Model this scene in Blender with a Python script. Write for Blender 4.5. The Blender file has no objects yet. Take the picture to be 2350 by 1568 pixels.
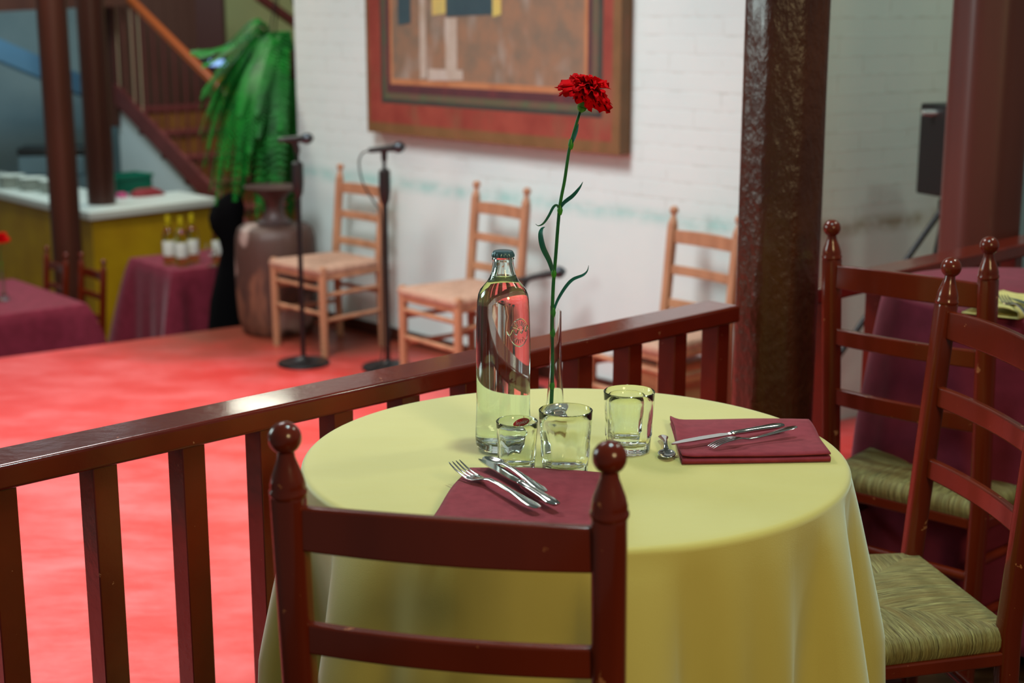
import bpy, bmesh, math, random
from mathutils import Vector, Matrix, Quaternion

# ------------------------------------------------------------------ camera, world, light, exposure
sc = bpy.context.scene
col = sc.collection
R = math.radians
PITCH = R(12.58); CAMZ = 1.39; FPX = 3400.0

cd = bpy.data.cameras.new('camera'); cam = bpy.data.objects.new('camera', cd); col.objects.link(cam)
cam.location = (0, 0, CAMZ); cam.rotation_euler = (R(90) - PITCH, 0, 0)
cd.sensor_fit = 'HORIZONTAL'; cd.sensor_width = 36.0; cd.lens = FPX / 2350.0 * 36.0
cd.clip_start = 0.05; cd.clip_end = 100
cd.dof.use_dof = True; cd.dof.focus_distance = 2.16; cd.dof.aperture_fstop = 4.2; cd.dof.aperture_blades = 0
sc.camera = cam
sc.cycles.max_bounces = 24; sc.cycles.transmission_bounces = 24; sc.cycles.glossy_bounces = 8; sc.cycles.transparent_max_bounces = 16

sc.view_settings.view_transform = 'Standard'; sc.view_settings.look = 'None'
sc.view_settings.gamma = 1.0; sc.view_settings.exposure = 0.0
try: sc.view_settings.use_curve_mapping = False
except Exception: pass

w = bpy.data.worlds.new('world'); sc.world = w; w.use_nodes = True
w.node_tree.nodes['Background'].inputs[0].default_value = (0.84, 1.0, 0.92, 1)
w.node_tree.nodes['Background'].inputs[1].default_value = 0.11

def area(name, loc, target, size, power, color, spread=180, sy=None):
    l = bpy.data.lights.new(name, 'AREA'); l.energy = power; l.color = color
    l.shape = 'DISK' if sy is None else 'RECTANGLE'; l.size = size
    if sy is not None: l.size_y = sy
    l.spread = R(spread)
    o = bpy.data.objects.new(name, l); col.objects.link(o); o.location = loc
    o.rotation_euler = (Vector(target) - Vector(loc)).to_track_quat('-Z', 'Y').to_euler()
    return o
area('stage_light', (-1.35, 4.5, 3.5), (-1.45, 4.7, -0.2), 1.3, 97, (1.0, 0.97, 0.96), 120)
area('wall_light', (-1.7, 4.4, 3.3), (0.0, 6.7, 0.75), 1.2, 24, (0.84, 0.98, 1.0), 120)
area('table_lamp_light', (0.35, 2.0, 3.0), (0.15, 2.1, 0.75), 0.22, 14, (0.70, 1.0, 1.0), 140)
area('dining_light', (1.9, 3.0, 3.0), (1.4, 3.2, 0.5), 0.3, 13, (0.92, 1.0, 0.82), 160)
area('dining_light', (2.6, 4.4, 2.9), (1.6, 5.9, 0.9), 0.3, 10, (0.86, 1.0, 0.78), 150)
area('dining_light', (1.2, -0.4, 2.1), (0.3, 1.9, 0.35), 0.6, 20, (1.0, 0.78, 0.38), 160)
area('left_fill_light', (-3.7, 3.9, 1.9), (0.3, 2.9, 1.1), 1.3, 34, (0.80, 1.0, 0.97), 150)  # added fill lamp out of view at left, puts gloss on the timber column
area('bar_light', (-3.1, 9.9, 2.7), (-3.1, 10.2, 0), 1.0, 36, (0.66, 0.92, 1.0), 170)
area('hall_light', (-2.5, 7.9, 3.0), (-2.7, 8.3, 0), 0.8, 46, (1.0, 0.95, 0.8), 150)
area('stair_light', (-1.85, 10.6, 3.0), (-1.6, 10.9, 0.5), 0.5, 26, (1.0, 1.0, 0.82), 175)

def ray(px, py):
    u, v = px - 1175.0, py - 784.0
    return Vector((u, FPX*math.cos(PITCH) - v*math.sin(PITCH), -FPX*math.sin(PITCH) - v*math.cos(PITCH)))
def at(px, py, z=None, y=None):
    d = ray(px, py); o = Vector((0, 0, CAMZ))
    return o + d*((z - CAMZ)/d.z) if z is not None else o + d*(y/d.y)

# ------------------------------------------------------------------ materials
def lin(c):
    return tuple((x/255/12.92 if x/255 <= 0.04045 else ((x/255 + 0.055)/1.055)**2.4) for x in c)
MATS = {}
def nt(name):
    m = bpy.data.materials.new(name); m.use_nodes = True
    t = m.node_tree; b = t.nodes['Principled BSDF']
    return m, t, b
def N(t, kind, **kw):
    n = t.nodes.new(kind)
    for k, v in kw.items():
        if k.startswith('i_'): n.inputs[k[2:].replace('_', ' ')].default_value = v
        else: setattr(n, k, v)
    return n
def mix_col(t, fac, a, b):
    n = t.nodes.new('ShaderNodeMix'); n.data_type = 'RGBA'
    L = t.links
    for sock, v in ((n.inputs[0], fac), (n.inputs[6], a), (n.inputs[7], b)):
        if hasattr(v, 'links') or isinstance(v, bpy.types.NodeSocket): L.new(v, sock)
        else: sock.default_value = v if not isinstance(v, tuple) else (*v[:3], 1)
    return n.outputs[2]
def ramp(t, fac, p0, p1, c0=(0, 0, 0, 1), c1=(1, 1, 1, 1)):
    r = t.nodes.new('ShaderNodeValToRGB'); t.links.new(fac, r.inputs[0])
    r.color_ramp.elements[0].position = p0; r.color_ramp.elements[1].position = p1
    r.color_ramp.elements[0].color = c0; r.color_ramp.elements[1].color = c1
    return r.outputs[0]
def coords(t, scale=(1, 1, 1), which='Object'):
    tc = t.nodes.new('ShaderNodeTexCoord'); mp = t.nodes.new('ShaderNodeMapping')
    t.links.new(tc.outputs[which], mp.inputs[0]); mp.inputs['Scale'].default_value = scale
    return mp.outputs[0]
def noise(t, vec, scale, detail=3, rough=0.5):
    n = t.nodes.new('ShaderNodeTexNoise'); n.inputs['Scale'].default_value = scale
    n.inputs['Detail'].default_value = detail; n.inputs['Roughness'].default_value = rough
    t.links.new(vec, n.inputs['Vector']); return n.outputs[0]
def bump(t, b, h, strength, dist):
    n = t.nodes.new('ShaderNodeBump'); n.inputs['Strength'].default_value = strength
    n.inputs['Distance'].default_value = dist
    t.links.new(h, n.inputs['Height']); t.links.new(n.outputs[0], b.inputs['Normal'])

def mat(name, c, rough=0.5, c2=None, nscale=20, stretch=(1, 1, 1), metallic=0, bmp=0, bdist=0.001, bscale=None, coat=0, spec=None, chips=None):
    if name in MATS: return MATS[name]
    m, t, b = nt(name)
    a = lin(c); b.inputs['Base Color'].default_value = (*a, 1)
    b.inputs['Roughness'].default_value = rough; b.inputs['Metallic'].default_value = metallic
    if spec is not None: b.inputs['Specular IOR Level'].default_value = spec
    if coat:
        b.inputs['Coat Weight'].default_value = coat; b.inputs['Coat Roughness'].default_value = 0.08
    v = coords(t, stretch)
    if c2 is not None:
        f = ramp(t, noise(t, v, nscale), 0.35, 0.68)
        o = mix_col(t, f, a, lin(c2))
        if chips is not None:
            g = ramp(t, noise(t, coords(t), chips[1], 4, 0.6), chips[2], chips[2] + 0.02)
            o = mix_col(t, g, o, lin(chips[0]))
        t.links.new(o, b.inputs['Base Color'])
    if bmp: bump(t, b, noise(t, v, bscale or nscale, 4, 0.55), bmp, bdist)
    MATS[name] = m; return m

WOOD = mat('red_brown_varnish', (108, 33, 10), 0.22, (92, 26, 8), 9, (1, 1, 0.25), bmp=0.12, bdist=0.002, bscale=45, coat=0.3, spec=0.35, chips=((176, 110, 70), 38, 0.69))
RAILW = mat('rail_varnish', (106, 28, 11), 0.2, (92, 22, 9), 8, (1, 1, 1), bmp=0.22, bdist=0.003, bscale=38, coat=0.35, spec=0.4, chips=((170, 110, 80), 60, 0.71))
COLW = mat('hewn_dark_timber', (80, 36, 13), 0.3, (60, 23, 9), 6, (1, 1, 0.55), bmp=0.6, bdist=0.010, bscale=55, coat=0.3)
DARKW = mat('dark_brown_timber', (74, 36, 24), 0.38, (58, 26, 17), 5, (1, 1, 0.2), bmp=0.2, bdist=0.004)
POSTW = mat('oxblood_timber', (92, 46, 38), 0.4, (74, 36, 30), 5, (1, 1, 0.2), bmp=0.2, bdist=0.004)
BAREW = mat('bare_wood', (178, 128, 96), 0.5, (152, 106, 78), 14, (1, 1, 0.2), bmp=0.1)
BLACK = mat('black_plastic', (18, 19, 20), 0.45)
BLACKM = mat('black_metal', (26, 26, 28), 0.35, metallic=0.4)
GRILLE = mat('microphone_grille', (70, 76, 82), 0.35, metallic=0.8)
STEEL = mat('cutlery_steel', (196, 196, 192), 0.14, metallic=1.0)
CHROME = mat('chrome', (222, 224, 226), 0.16, metallic=0.75)
BURG = mat('burgundy_cloth', (142, 50, 62), 0.85, (128, 42, 54), 60, bmp=0.25, bdist=0.0008, bscale=700, spec=0.2)
WINE = mat('wine_tablecloth', (122, 34, 56), 0.8, (108, 27, 46), 20, bmp=0.15, bdist=0.001, bscale=500, spec=0.25)
for _m in (WINE, BURG):
    _b = _m.node_tree.nodes['Principled BSDF']; _b.inputs['Sheen Weight'].default_value = 0.14; _b.inputs['Sheen Roughness'].default_value = 0.4; _b.inputs['Sheen Tint'].default_value = (1, 0.82, 0.9, 1)
YNAP = mat('yellow_napkin', (224, 212, 142), 0.85, (214, 200, 128), 40, bmp=0.2, bdist=0.0008, bscale=600, spec=0.2)
YPANEL = mat('mustard_paint', (196, 158, 10), 0.5, (178, 138, 8), 4)
WHITETOP = mat('white_counter', (214, 220, 214), 0.35)
SHEER = mat('white_paint_panel', (214, 224, 226), 0.7)
BLUEW = mat('pale_blue_paint', (150, 176, 186), 0.75, (138, 166, 178), 3)
SOFFIT = mat('blue_soffit_paint', (110, 160, 200), 0.6)
GREENW = mat('pale_green_paint', (196, 198, 140), 0.8, (186, 190, 136), 3)
STRING = mat('stair_red_brown', (112, 48, 46), 0.45, (98, 40, 38), 5)
TREAD = mat('stair_riser_tile', (142, 92, 40), 0.5, (120, 72, 32), 10)
HAND = mat('handrail_orange_wood', (150, 70, 30), 0.3)
CLAY = mat('dark_iron', (74, 52, 48), 0.5, (60, 44, 44), 10, bmp=0.2)
GREENC = mat('green_crate_plastic', (10, 122, 98), 0.4)
REDC = mat('red_cloth', (130, 30, 38), 0.8)
PINK = mat('pink_cloth', (196, 70, 120), 0.8)
GREY = mat('grey_appliance', (92, 112, 120), 0.4)
CHINA = mat('white_china', (222, 228, 220), 0.25)
FERN = mat('fern_green', (14, 132, 38), 0.5, (5, 84, 24), 9, spec=0.3)
FERN2 = mat('fern_basket', (60, 44, 26), 0.8)
DRAPE = mat('black_drape', (5, 5, 7), 1.0, spec=0.1)
STEMG = mat('carnation_stem_green', (24, 92, 58), 0.45, (46, 128, 52), 25, spec=0.4)
NODEG = mat('carnation_node_green', (58, 150, 40), 0.45)
LEAFG = mat('carnation_leaf_green', (26, 104, 92), 0.5, (34, 118, 100), 40)
CALYX = mat('carnation_calyx_green', (30, 104, 30), 0.45, (60, 132, 40), 40)
PETAL = mat('carnation_red', (206, 0, 10), 0.7, (184, 0, 8), 60, spec=0.05)
LABELW = mat('white_label', (226, 230, 226), 0.6)
FOIL = mat('yellow_foil', (200, 180, 20), 0.35)
REDINK = mat('red_print', (206, 24, 28), 0.4)
WHITEINK = mat('white_print', (240, 236, 232), 0.4)
CAPM = mat('crown_cap', (74, 100, 106), 0.28, metallic=0.35)

def glass(name, c=(1, 1, 1), ior=1.48, rough=0.0):
    if name in MATS: return MATS[name]
    m, t, b = nt(name)
    b.inputs['Base Color'].default_value = (*c, 1); b.inputs['Transmission Weight'].default_value = 1
    b.inputs['IOR'].default_value = ior; b.inputs['Roughness'].default_value = rough
    MATS[name] = m; return m
GLASS = glass('clear_glass', (0.97, 1.0, 0.99), 1.4)
BOTTLEG = glass('bottle_glass', (0.93, 1.0, 0.965))
WATER = glass('water', (1, 1, 1), 1.333)
WINEG = glass('white_wine', (0.75, 0.72, 0.2), 1.36)

def m_tablecloth():
    m, t, b = nt('yellow_tablecloth')
    v = coords(t)
    o = mix_col(t, ramp(t, noise(t, v, 5, 3), 0.3, 0.7), lin((215, 197, 104)), lin((207, 189, 94)))
    t.links.new(o, b.inputs['Base Color']); b.inputs['Roughness'].default_value = 0.62
    b.inputs['Specular IOR Level'].default_value = 0.35
    b.inputs['Sheen Weight'].default_value = 0.7; b.inputs['Sheen Roughness'].default_value = 0.5; b.inputs['Sheen Tint'].default_value = (0.85, 1.0, 1.0, 1)
    h = N(t, 'ShaderNodeMath', operation='ADD')
    n1 = noise(t, v, 900, 1); n2 = noise(t, coords(t, (1.0, 2.2, 1)), 7, 2)
    ml = N(t, 'ShaderNodeMath', operation='MULTIPLY'); ml.inputs[1].default_value = 8.0
    t.links.new(n2, ml.inputs[0]); t.links.new(n1, h.inputs[0]); t.links.new(ml.outputs[0], h.inputs[1])
    bump(t, b, h.outputs[0], 0.25, 0.0006)
    return m
CLOTH = m_tablecloth()

def m_rush():
    m, t, b = nt('woven_rush')
    uv = N(t, 'ShaderNodeUVMap'); mp = N(t, 'ShaderNodeMapping'); t.links.new(uv.outputs[0], mp.inputs[0])
    mp.inputs['Scale'].default_value = (1, 0.035, 1)
    wob = noise(t, uv.outputs[0], 22, 2)
    n1 = noise(t, mp.outputs[0], 500, 3, 0.6)
    n2 = noise(t, mp.outputs[0], 60, 2)
    c = mix_col(t, ramp(t, n1, 0.36, 0.64), lin((62, 50, 18)), lin((204, 198, 130)))
    c = mix_col(t, ramp(t, n2, 0.3, 0.75), c, lin((150, 130, 74)))
    t.links.new(c, b.inputs['Base Color']); b.inputs['Roughness'].default_value = 0.5
    bump(t, b, n1, 1.0, 0.007)
    return m
RUSH = m_rush()
RUSHP = mat('pale_rush', (190, 150, 128), 0.7, (150, 116, 96), 40, (6, 1, 1))

def m_stage():
    m, t, b = nt('red_stage_paint')
    v = coords(t)
    n1 = noise(t, coords(t, (1, 1.8, 1)), 3.4, 5, 0.65)
    c = mix_col(t, ramp(t, n1, 0.4, 0.72), lin((208, 56, 52)), lin((222, 98, 98)))
    # fall-off of the stage light painted in: browner red towards the back
    sx = N(t, 'ShaderNodeSeparateXYZ'); t.links.new(v, sx.inputs[0])
    k = N(t, 'ShaderNodeMath', operation='MULTIPLY_ADD'); k.inputs[1].default_value = 0.35; k.inputs[2].default_value = 0
    t.links.new(sx.outputs[0], k.inputs[0])
    k2 = N(t, 'ShaderNodeMath', operation='ADD'); t.links.new(sx.outputs[1], k2.inputs[0]); t.links.new(k.outputs[0], k2.inputs[1])
    n3 = noise(t, v, 3, 3)
    k3 = N(t, 'ShaderNodeMath', operation='ADD'); t.links.new(k2.outputs[0], k3.inputs[0]); t.links.new(n3, k3.inputs[1])
    mr = N(t, 'ShaderNodeMapRange'); t.links.new(k3.outputs[0], mr.inputs[0])
    mr.inputs[1].default_value = 6.55; mr.inputs[2].default_value = 7.35
    c = mix_col(t, mr.outputs[0], c, lin((122, 52, 36)))
    t.links.new(c, b.inputs['Base Color'])
    b.inputs['Roughness'].default_value = 0.38; b.inputs['Specular IOR Level'].default_value = 0.45
    bump(t, b, noise(t, coords(t, (1, 2.2, 1)), 9, 4, 0.6), 0.35, 0.012)
    return m
STAGE = m_stage()
FLOORW = mat('dark_plank_floor', (84, 58, 40), 0.32, (60, 40, 28), 3, (1, 9, 1), bmp=0.15, bdist=0.003)
LOWFLOOR = mat('terracotta_floor', (120, 70, 48), 0.5, (100, 58, 40), 4)

def m_wall(dado, linec):
    m, t, b = nt('whitewashed_brick')
    uv = N(t, 'ShaderNodeUVMap')
    br = N(t, 'ShaderNodeTexBrick'); t.links.new(uv.outputs[0], br.inputs[0])
    br.inputs['Scale'].default_value = 1; br.inputs['Mortar Size'].default_value = 0.006
    br.inputs['Mortar Smooth'].default_value = 0.6; br.inputs['Brick Width'].default_value = 0.27; br.inputs['Row Height'].default_value = 0.072
    n1 = noise(t, uv.outputs[0], 2.0, 4, 0.6)
    n2 = noise(t, uv.outputs[0], 9.0, 3, 0.6)
    br.inputs['Color1'].default_value = (0, 0, 0, 1); br.inputs['Color2'].default_value = (0, 0, 0, 1); br.inputs['Mortar'].default_value = (1, 1, 1, 1)
    up = N(t, 'ShaderNodeSeparateXYZ'); t.links.new(uv.outputs[0], up.inputs[0])
    isup = N(t, 'ShaderNodeMath', operation='GREATER_THAN'); t.links.new(up.outputs[1], isup.inputs[0]); isup.inputs[1].default_value = dado
    mk = N(t, 'ShaderNodeMath', operation='MULTIPLY'); t.links.new(br.outputs['Fac'], mk.inputs[0]); t.links.new(isup.outputs[0], mk.inputs[1])
    mk2 = N(t, 'ShaderNodeMath', operation='MULTIPLY'); t.links.new(mk.outputs[0], mk2.inputs[0]); t.links.new(ramp(t, n2, 0.46, 0.8), mk2.inputs[1])
    base = mix_col(t, ramp(t, n1, 0.35, 0.7), lin((200, 215, 214)), lin((208, 219, 217)))
    c = mix_col(t, mk2.outputs[0], base, lin((178, 184, 178)))
    # worn greenish line of old paint along the top of the plaster dado
    d = N(t, 'ShaderNodeMath', operation='SUBTRACT'); t.links.new(up.outputs[1], d.inputs[0]); d.inputs[1].default_value = dado + 0.015
    ab = N(t, 'ShaderNodeMath', operation='ABSOLUTE'); t.links.new(d.outputs[0], ab.inputs[0])
    lr = N(t, 'ShaderNodeMapRange'); t.links.new(ab.outputs[0], lr.inputs[0]); lr.inputs[1].default_value = 0.05; lr.inputs[2].default_value = 0.0
    lm = N(t, 'ShaderNodeMath', operation='MULTIPLY'); t.links.new(lr.outputs[0], lm.inputs[0]); t.links.new(ramp(t, n2, 0.3, 0.6), lm.inputs[1])
    c = mix_col(t, lm.outputs[0], c, lin(linec))
    t.links.new(c, b.inputs['Base Color']); b.inputs['Roughness'].default_value = 0.7
    inv = N(t, 'ShaderNodeMath', operation='MULTIPLY_ADD'); t.links.new(mk.outputs[0], inv.inputs[0]); inv.inputs[1].default_value = -1.0
    t.links.new(n2, inv.inputs[2])
    bump(t, b, inv.outputs[0], 0.3, 0.003)
    return m
WALLM = m_wall(0.55, (158, 200, 196)); WALLR = m_wall(0.55, (150, 146, 128))

def m_barrel():
    m, t, b = nt('weathered_log')
    v = coords(t, (1, 1, 0.22))
    c = mix_col(t, ramp(t, noise(t, v, 16, 4, 0.6), 0.35, 0.65), lin((124, 82, 62)), lin((66, 44, 38)))
    sz = N(t, 'ShaderNodeSeparateXYZ'); t.links.new(coords(t), sz.inputs[0])
    zz = N(t, 'ShaderNodeMath', operation='MULTIPLY_ADD'); t.links.new(sz.outputs[2], zz.inputs[0]); zz.inputs[1].default_value = 0.9
    t.links.new(noise(t, coords(t, (1, 1, 0.7)), 5, 2), zz.inputs[2])
    sp = ramp(t, zz.outputs[0], 0.66, 0.72)
    c = mix_col(t, sp, c, lin((74, 50, 42)))
    sp2 = ramp(t, noise(t, coords(t, (1.3, 1, 0.9)), 4.2, 1), 0.6, 0.64)
    c = mix_col(t, sp2, c, lin((150, 128, 120)))
    t.links.new(c, b.inputs['Base Color']); b.inputs['Roughness'].default_value = 0.55
    bump(t, b, noise(t, v, 24, 4), 0.5, 0.01)
    return m
BARREL = m_barrel()

def m_paint(name, c1, c2, c3, s=7):
    m, t, b = nt(name); v = coords(t)
    c = mix_col(t, ramp(t, noise(t, v, s, 4, 0.6), 0.35, 0.65), lin(c1), lin(c2))
    c = mix_col(t, ramp(t, noise(t, coords(t, (1.4, 1, 0.6)), s*0.8, 3), 0.55, 0.75), c, lin(c3))
    t.links.new(c, b.inputs['Base Color']); b.inputs['Roughness'].default_value = 0.6
    bump(t, b, noise(t, v, 60, 3), 0.3, 0.003); return m
P_RED = m_paint('canvas_red_band', (142, 64, 50), (124, 48, 38), (124, 78, 56))
P_OCH = m_paint('canvas_ochre_edge', (118, 84, 50), (104, 74, 40), (130, 82, 54))
P_DGR = m_paint('canvas_dark_green_line', (46, 46, 44), (56, 62, 52), (54, 42, 44))
P_MIX = m_paint('canvas_green_brown_band', (80, 84, 60), (100, 76, 62), (70, 92, 64), 12)
P_PUR = m_paint('canvas_plum_line', (84, 44, 48), (72, 40, 46), (104, 46, 48))
P_ORA = m_paint('canvas_orange_line', (176, 120, 82), (164, 106, 68), (150, 96, 66))
P_MOT = m_paint('canvas_mottled_field', (140, 106, 82), (114, 98, 82), (150, 138, 126), 9)
P_TEAL = m_paint('canvas_teal_block', (44, 66, 74), (52, 74, 80), (40, 56, 64))
P_YEL = m_paint('canvas_yellow_patch', (188, 176, 96), (196, 164, 90), (170, 160, 100))
P_PALE = m_paint('canvas_pale_streak', (176, 164, 152), (160, 142, 124), (184, 176, 170))

# ------------------------------------------------------------------ mesh helpers
class MB:
    def __init__(s): s.v = []; s.f = []; s.m = []; s.uv = []
    def add(s, verts, faces, mi=0, uvs=None):
        o = len(s.v); s.v += [Vector(p) for p in verts]
        for k, f in enumerate(faces):
            s.f.append([i + o for i in f]); s.m.append(mi)
            s.uv.append([uvs[i] for i in f] if uvs else None)
    def box(s, c, size, M=None, mi=0):
        x, y, z = size[0]/2, size[1]/2, size[2]/2
        vs = [Vector((a, b, d)) for a in (-x, x) for b in (-y, y) for d in (-z, z)]
        vs = [(M @ p if M is not None else p) + Vector(c) for p in vs]
        s.add(vs, [(0, 1, 3, 2), (4, 6, 7, 5), (0, 4, 5, 1), (2, 3, 7, 6), (0, 2, 6, 4), (1, 5, 7, 3)], mi)
    def bar(s, a, b, w, h, up=(0, 0, 1), mi=0):
        a, b = Vector(a), Vector(b); d = b - a; L = d.length; d.normalize()
        upv = Vector(up); side = d.cross(upv); side.normalize(); u2 = side.cross(d)
        M = Matrix((side, d, u2)).transposed()
        s.box((a + b)/2, (w, L, h), M, mi)
    def rings(s, rings, close=True, capa=True, capb=True, mi=0):
        n = len(rings[0]); vs = [p for r in rings for p in r]; fs = []
        for i in range(len(rings) - 1):
            for j in range(n if close else n - 1):
                k = (j + 1) % n
                fs.append((i*n + j, i*n + k, (i + 1)*n + k, (i + 1)*n + j))
        if capa: fs.append(tuple(range(n))[::-1])
        if capb: fs.append(tuple((len(rings) - 1)*n + j for j in range(n)))
        s.add(vs, fs, mi)
    def lathe(s, prof, c=(0, 0, 0), segs=32, M=None, mod=None, cap=True, mi=0):
        rs = []
        for r, z in prof:
            ring = []
            for j in range(segs):
                a = 2*math.pi*j/segs; rr = r*(mod(a, z, r) if mod else 1)
                p = Vector((rr*math.cos(a), rr*math.sin(a), z))
                ring.append((M @ p if M is not None else p) + Vector(c))
            rs.append(ring)
        s.rings(rs, True, cap, cap, mi)
    def tube(s, pts, rad, segs=10, mi=0, flat=1.0):
        pts = [Vector(p) for p in pts]; n = len(pts)
        if not hasattr(rad, '__len__'): rad = [rad]*n
        rs = []; prev = None
        for i, p in enumerate(pts):
            d = (pts[min(i + 1, n - 1)] - pts[max(i - 1, 0)]).normalized()
            if prev is None:
                x = d.orthogonal().normalized()
            else:
                x = (prev - d*prev.dot(d)).normalized()
            prev = x; y = d.cross(x)
            rs.append([p + (x*math.cos(2*math.pi*j/segs) + y*flat*math.sin(2*math.pi*j/segs))*rad[i] for j in range(segs)])
        s.rings(rs, mi=mi)
    def grid(s, fn, nu, nv, mi=0, closeu=False, uv=None):
        vs = []; uvs = []
        for j in range(nv + 1):
            for i in range(nu + (0 if closeu else 1)):
                vs.append(fn(i/nu, j/nv)); uvs.append(uv(i/nu, j/nv) if uv else (i/nu, j/nv))
        W = nu if closeu else nu + 1; fs = []
        for j in range(nv):
            for i in range(nu):
                k = (i + 1) % W
                fs.append((j*W + i, j*W + k, (j + 1)*W + k, (j + 1)*W + i))
        s.add(vs, fs, mi, uvs)

def catmull(pts, k=6):
    P = [Vector(p) for p in pts]; out = []
    for i in range(len(P) - 1):
        p0, p1, p2, p3 = P[max(i - 1, 0)], P[i], P[i + 1], P[min(i + 2, len(P) - 1)]
        for j in range(k):
            t = j/k
            out.append(0.5*((2*p1) + (p2 - p0)*t + (2*p0 - 5*p1 + 4*p2 - p3)*t*t + (3*p1 - p0 - 3*p2 + p3)*t**3))
    out.append(P[-1]); return out

def obj(name, mb, mats, parent=None, bevel=0, smooth=True, off=None, fixn=True, label=None, angle=40, sub=0, solid=0):
    me = bpy.data.meshes.new(name)
    o3 = Vector(off) if off is not None else Vector((0, 0, 0))
    me.from_pydata([tuple(p - o3) for p in mb.v], [], mb.f)
    if not isinstance(mats, (list, tuple)): mats = [mats]
    for m in mats: me.materials.append(m)
    for p, i in zip(me.polygons, mb.m): p.material_index = i
    if any(u for u in mb.uv):
        l = me.uv_layers.new(name='UVMap'); k = 0
        for p, u in zip(me.polygons, mb.uv):
            for q, li in enumerate(p.loop_indices):
                if u: l.data[li].uv = u[q]
    if fixn:
        bm = bmesh.new(); bm.from_mesh(me); bmesh.ops.recalc_face_normals(bm, faces=bm.faces); bm.to_mesh(me); bm.free()
    for p in me.polygons: p.use_smooth = smooth
    if smooth:
        try: me.set_sharp_from_angle(angle=R(angle))
        except Exception: pass
    o = bpy.data.objects.new(name, me); col.objects.link(o)
    if parent is not None: o.parent = parent
    if bevel:
        b = o.modifiers.new('bevel', 'BEVEL'); b.width = bevel; b.segments = 3; b.limit_method = 'ANGLE'; b.angle_limit = R(35)
        b.harden_normals = False
    if solid:
        s_ = o.modifiers.new('thick', 'SOLIDIFY'); s_.thickness = solid; s_.offset = 0
    if sub:
        s_ = o.modifiers.new('sub', 'SUBSURF'); s_.levels = sub; s_.render_levels = sub
    if label: o['label'] = label
    return o

def thing(name, label, cat, loc=(0, 0, 0), rz=0, group=None):
    o = bpy.data.objects.new(name, None); col.objects.link(o); o.location = loc; o.rotation_euler = (0, 0, rz)
    o.empty_display_size = 0.05
    return tag(o, label, cat, group)
def tag(o, label, cat, group=None):
    o['label'] = label; o['category'] = cat
    if group: o['group'] = group
    return o
def struct(o): o['kind'] = 'structure'; return o
def dup(src, loc, rz, label=None, group=None):
    r = src.copy(); col.objects.link(r); r.location = loc; r.rotation_euler = (0, 0, rz)
    if label: r['label'] = label
    if group: r['group'] = group
    for ch in list(src.children):
        c = ch.copy(); col.objects.link(c); c.parent = r
        for g in ch.children:
            d = g.copy(); col.objects.link(d); d.parent = c
    return r

# ------------------------------------------------------------------ large structure
RA = Vector((-0.726, 2.012, 0)); RD = Vector((0.7225, 0.6914, 0)).normalized(); RN = Vector((RD.y, -RD.x, 0))   # railing line; RN looks into the dining side
def rp(s, n=0, z=0): p = RA + RD*s + RN*n; return Vector((p.x, p.y, z))

ZS, Z2 = -0.22, -0.87
def slab(name, poly, z0, z1, m):
    b = MB(); n = len(poly)
    b.rings([[Vector((x, y, z)) for x, y in poly] for z in (z0, z1)])
    return struct(obj(name, b, m, smooth=False))
# dining platform (camera side of the railing)
slab('floor_dining', [rp(-1.2, -0.1)[:2], rp(6.2, -0.1)[:2], rp(6.2, 5)[:2], rp(-1.2, 5)[:2]], -0.18, 0.0, FLOORW)
# stage between railing, walls and its back edge
e0, e1 = Vector((-2.433, 6.853)), Vector((-1.445, 7.57)); ed = (e1 - e0).normalized()
ea, eb = e0 - ed*2.5, e0 + ed*1.75
slab('floor_stage', [rp(-1.2, -0.102)[:2], rp(6.4, -0.102)[:2], (3.6, 7.6), (1.1, 6.2), tuple(eb), tuple(ea)], -0.5, ZS, STAGE)
slab('floor_hall', [(-8, 3), (-1, 5), (6, 8), (6, 16), (-8, 16)], Z2 - 0.1, Z2, LOWFLOOR)

WD = Vector((0.682, -0.731, 0)).normalized(); WN = Vector((-0.731, -0.682, 0)).normalized()
W0 = Vector((-0.53, 7.03, 0)) - WN*0.12
CR = W0 + WD*2.1335
def wp(t, n=0, z=0): p = W0 + WD*t + WN*n; return Vector((p.x, p.y, z))
def wall(name, a, b, thick, z0, z1, m, nvec):
    mb = MB(); a = Vector(a); b = Vector(b); L = (b - a).length; nv = Vector(nvec)*thick
    A, B = a, b
    def q(p0, p1, u0, u1):
        mb.add([(p0.x, p0.y, z0), (p1.x, p1.y, z0), (p1.x, p1.y, z1), (p0.x, p0.y, z1)], [(0, 1, 2, 3)], 0, [(u0, z0), (u1, z0), (u1, z1), (u0, z1)])
    q(A, B, 0, L); q(B, B - nv, L, L + thick); q(B - nv, A - nv, L + thick, 2*L + thick); q(A - nv, A, -thick, 0)
    mb.add([(p.x, p.y, z1) for p in (A, B, B - nv, A - nv)], [(0, 1, 2, 3)], 0, [(0, 0)]*4)
    return struct(obj(name, mb, m, smooth=False))
wall('wall_back', wp(-1.005), wp(2.1335), 0.3, -0.9, 3.3, WALLM, WN)
D2 = Vector((0.829, 0.559, 0)).normalized(); N2 = Vector((0.559, -0.829, 0)).normalized()
wall('wall_right', CR, CR + D2*1.36, 0.3, -0.9, 3.3, WALLR, N2)
wall('wall_alcove', CR + D2*1.36 + Vector((0, 0.35, 0)), CR + D2*1.36 + Vector((2.2, 0.5, 0)), 0.2, -0.9, 3.3, BLUEW, Vector((0.05, -1, 0)))
# skirting line at the foot of the wall
b = MB(); b.bar(wp(-1.0, 0.008, ZS + 0.03), wp(2.13, 0.008, ZS + 0.03), 0.016, 0.06)
struct(obj('baseboard_back', b, DARKW))

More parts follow.
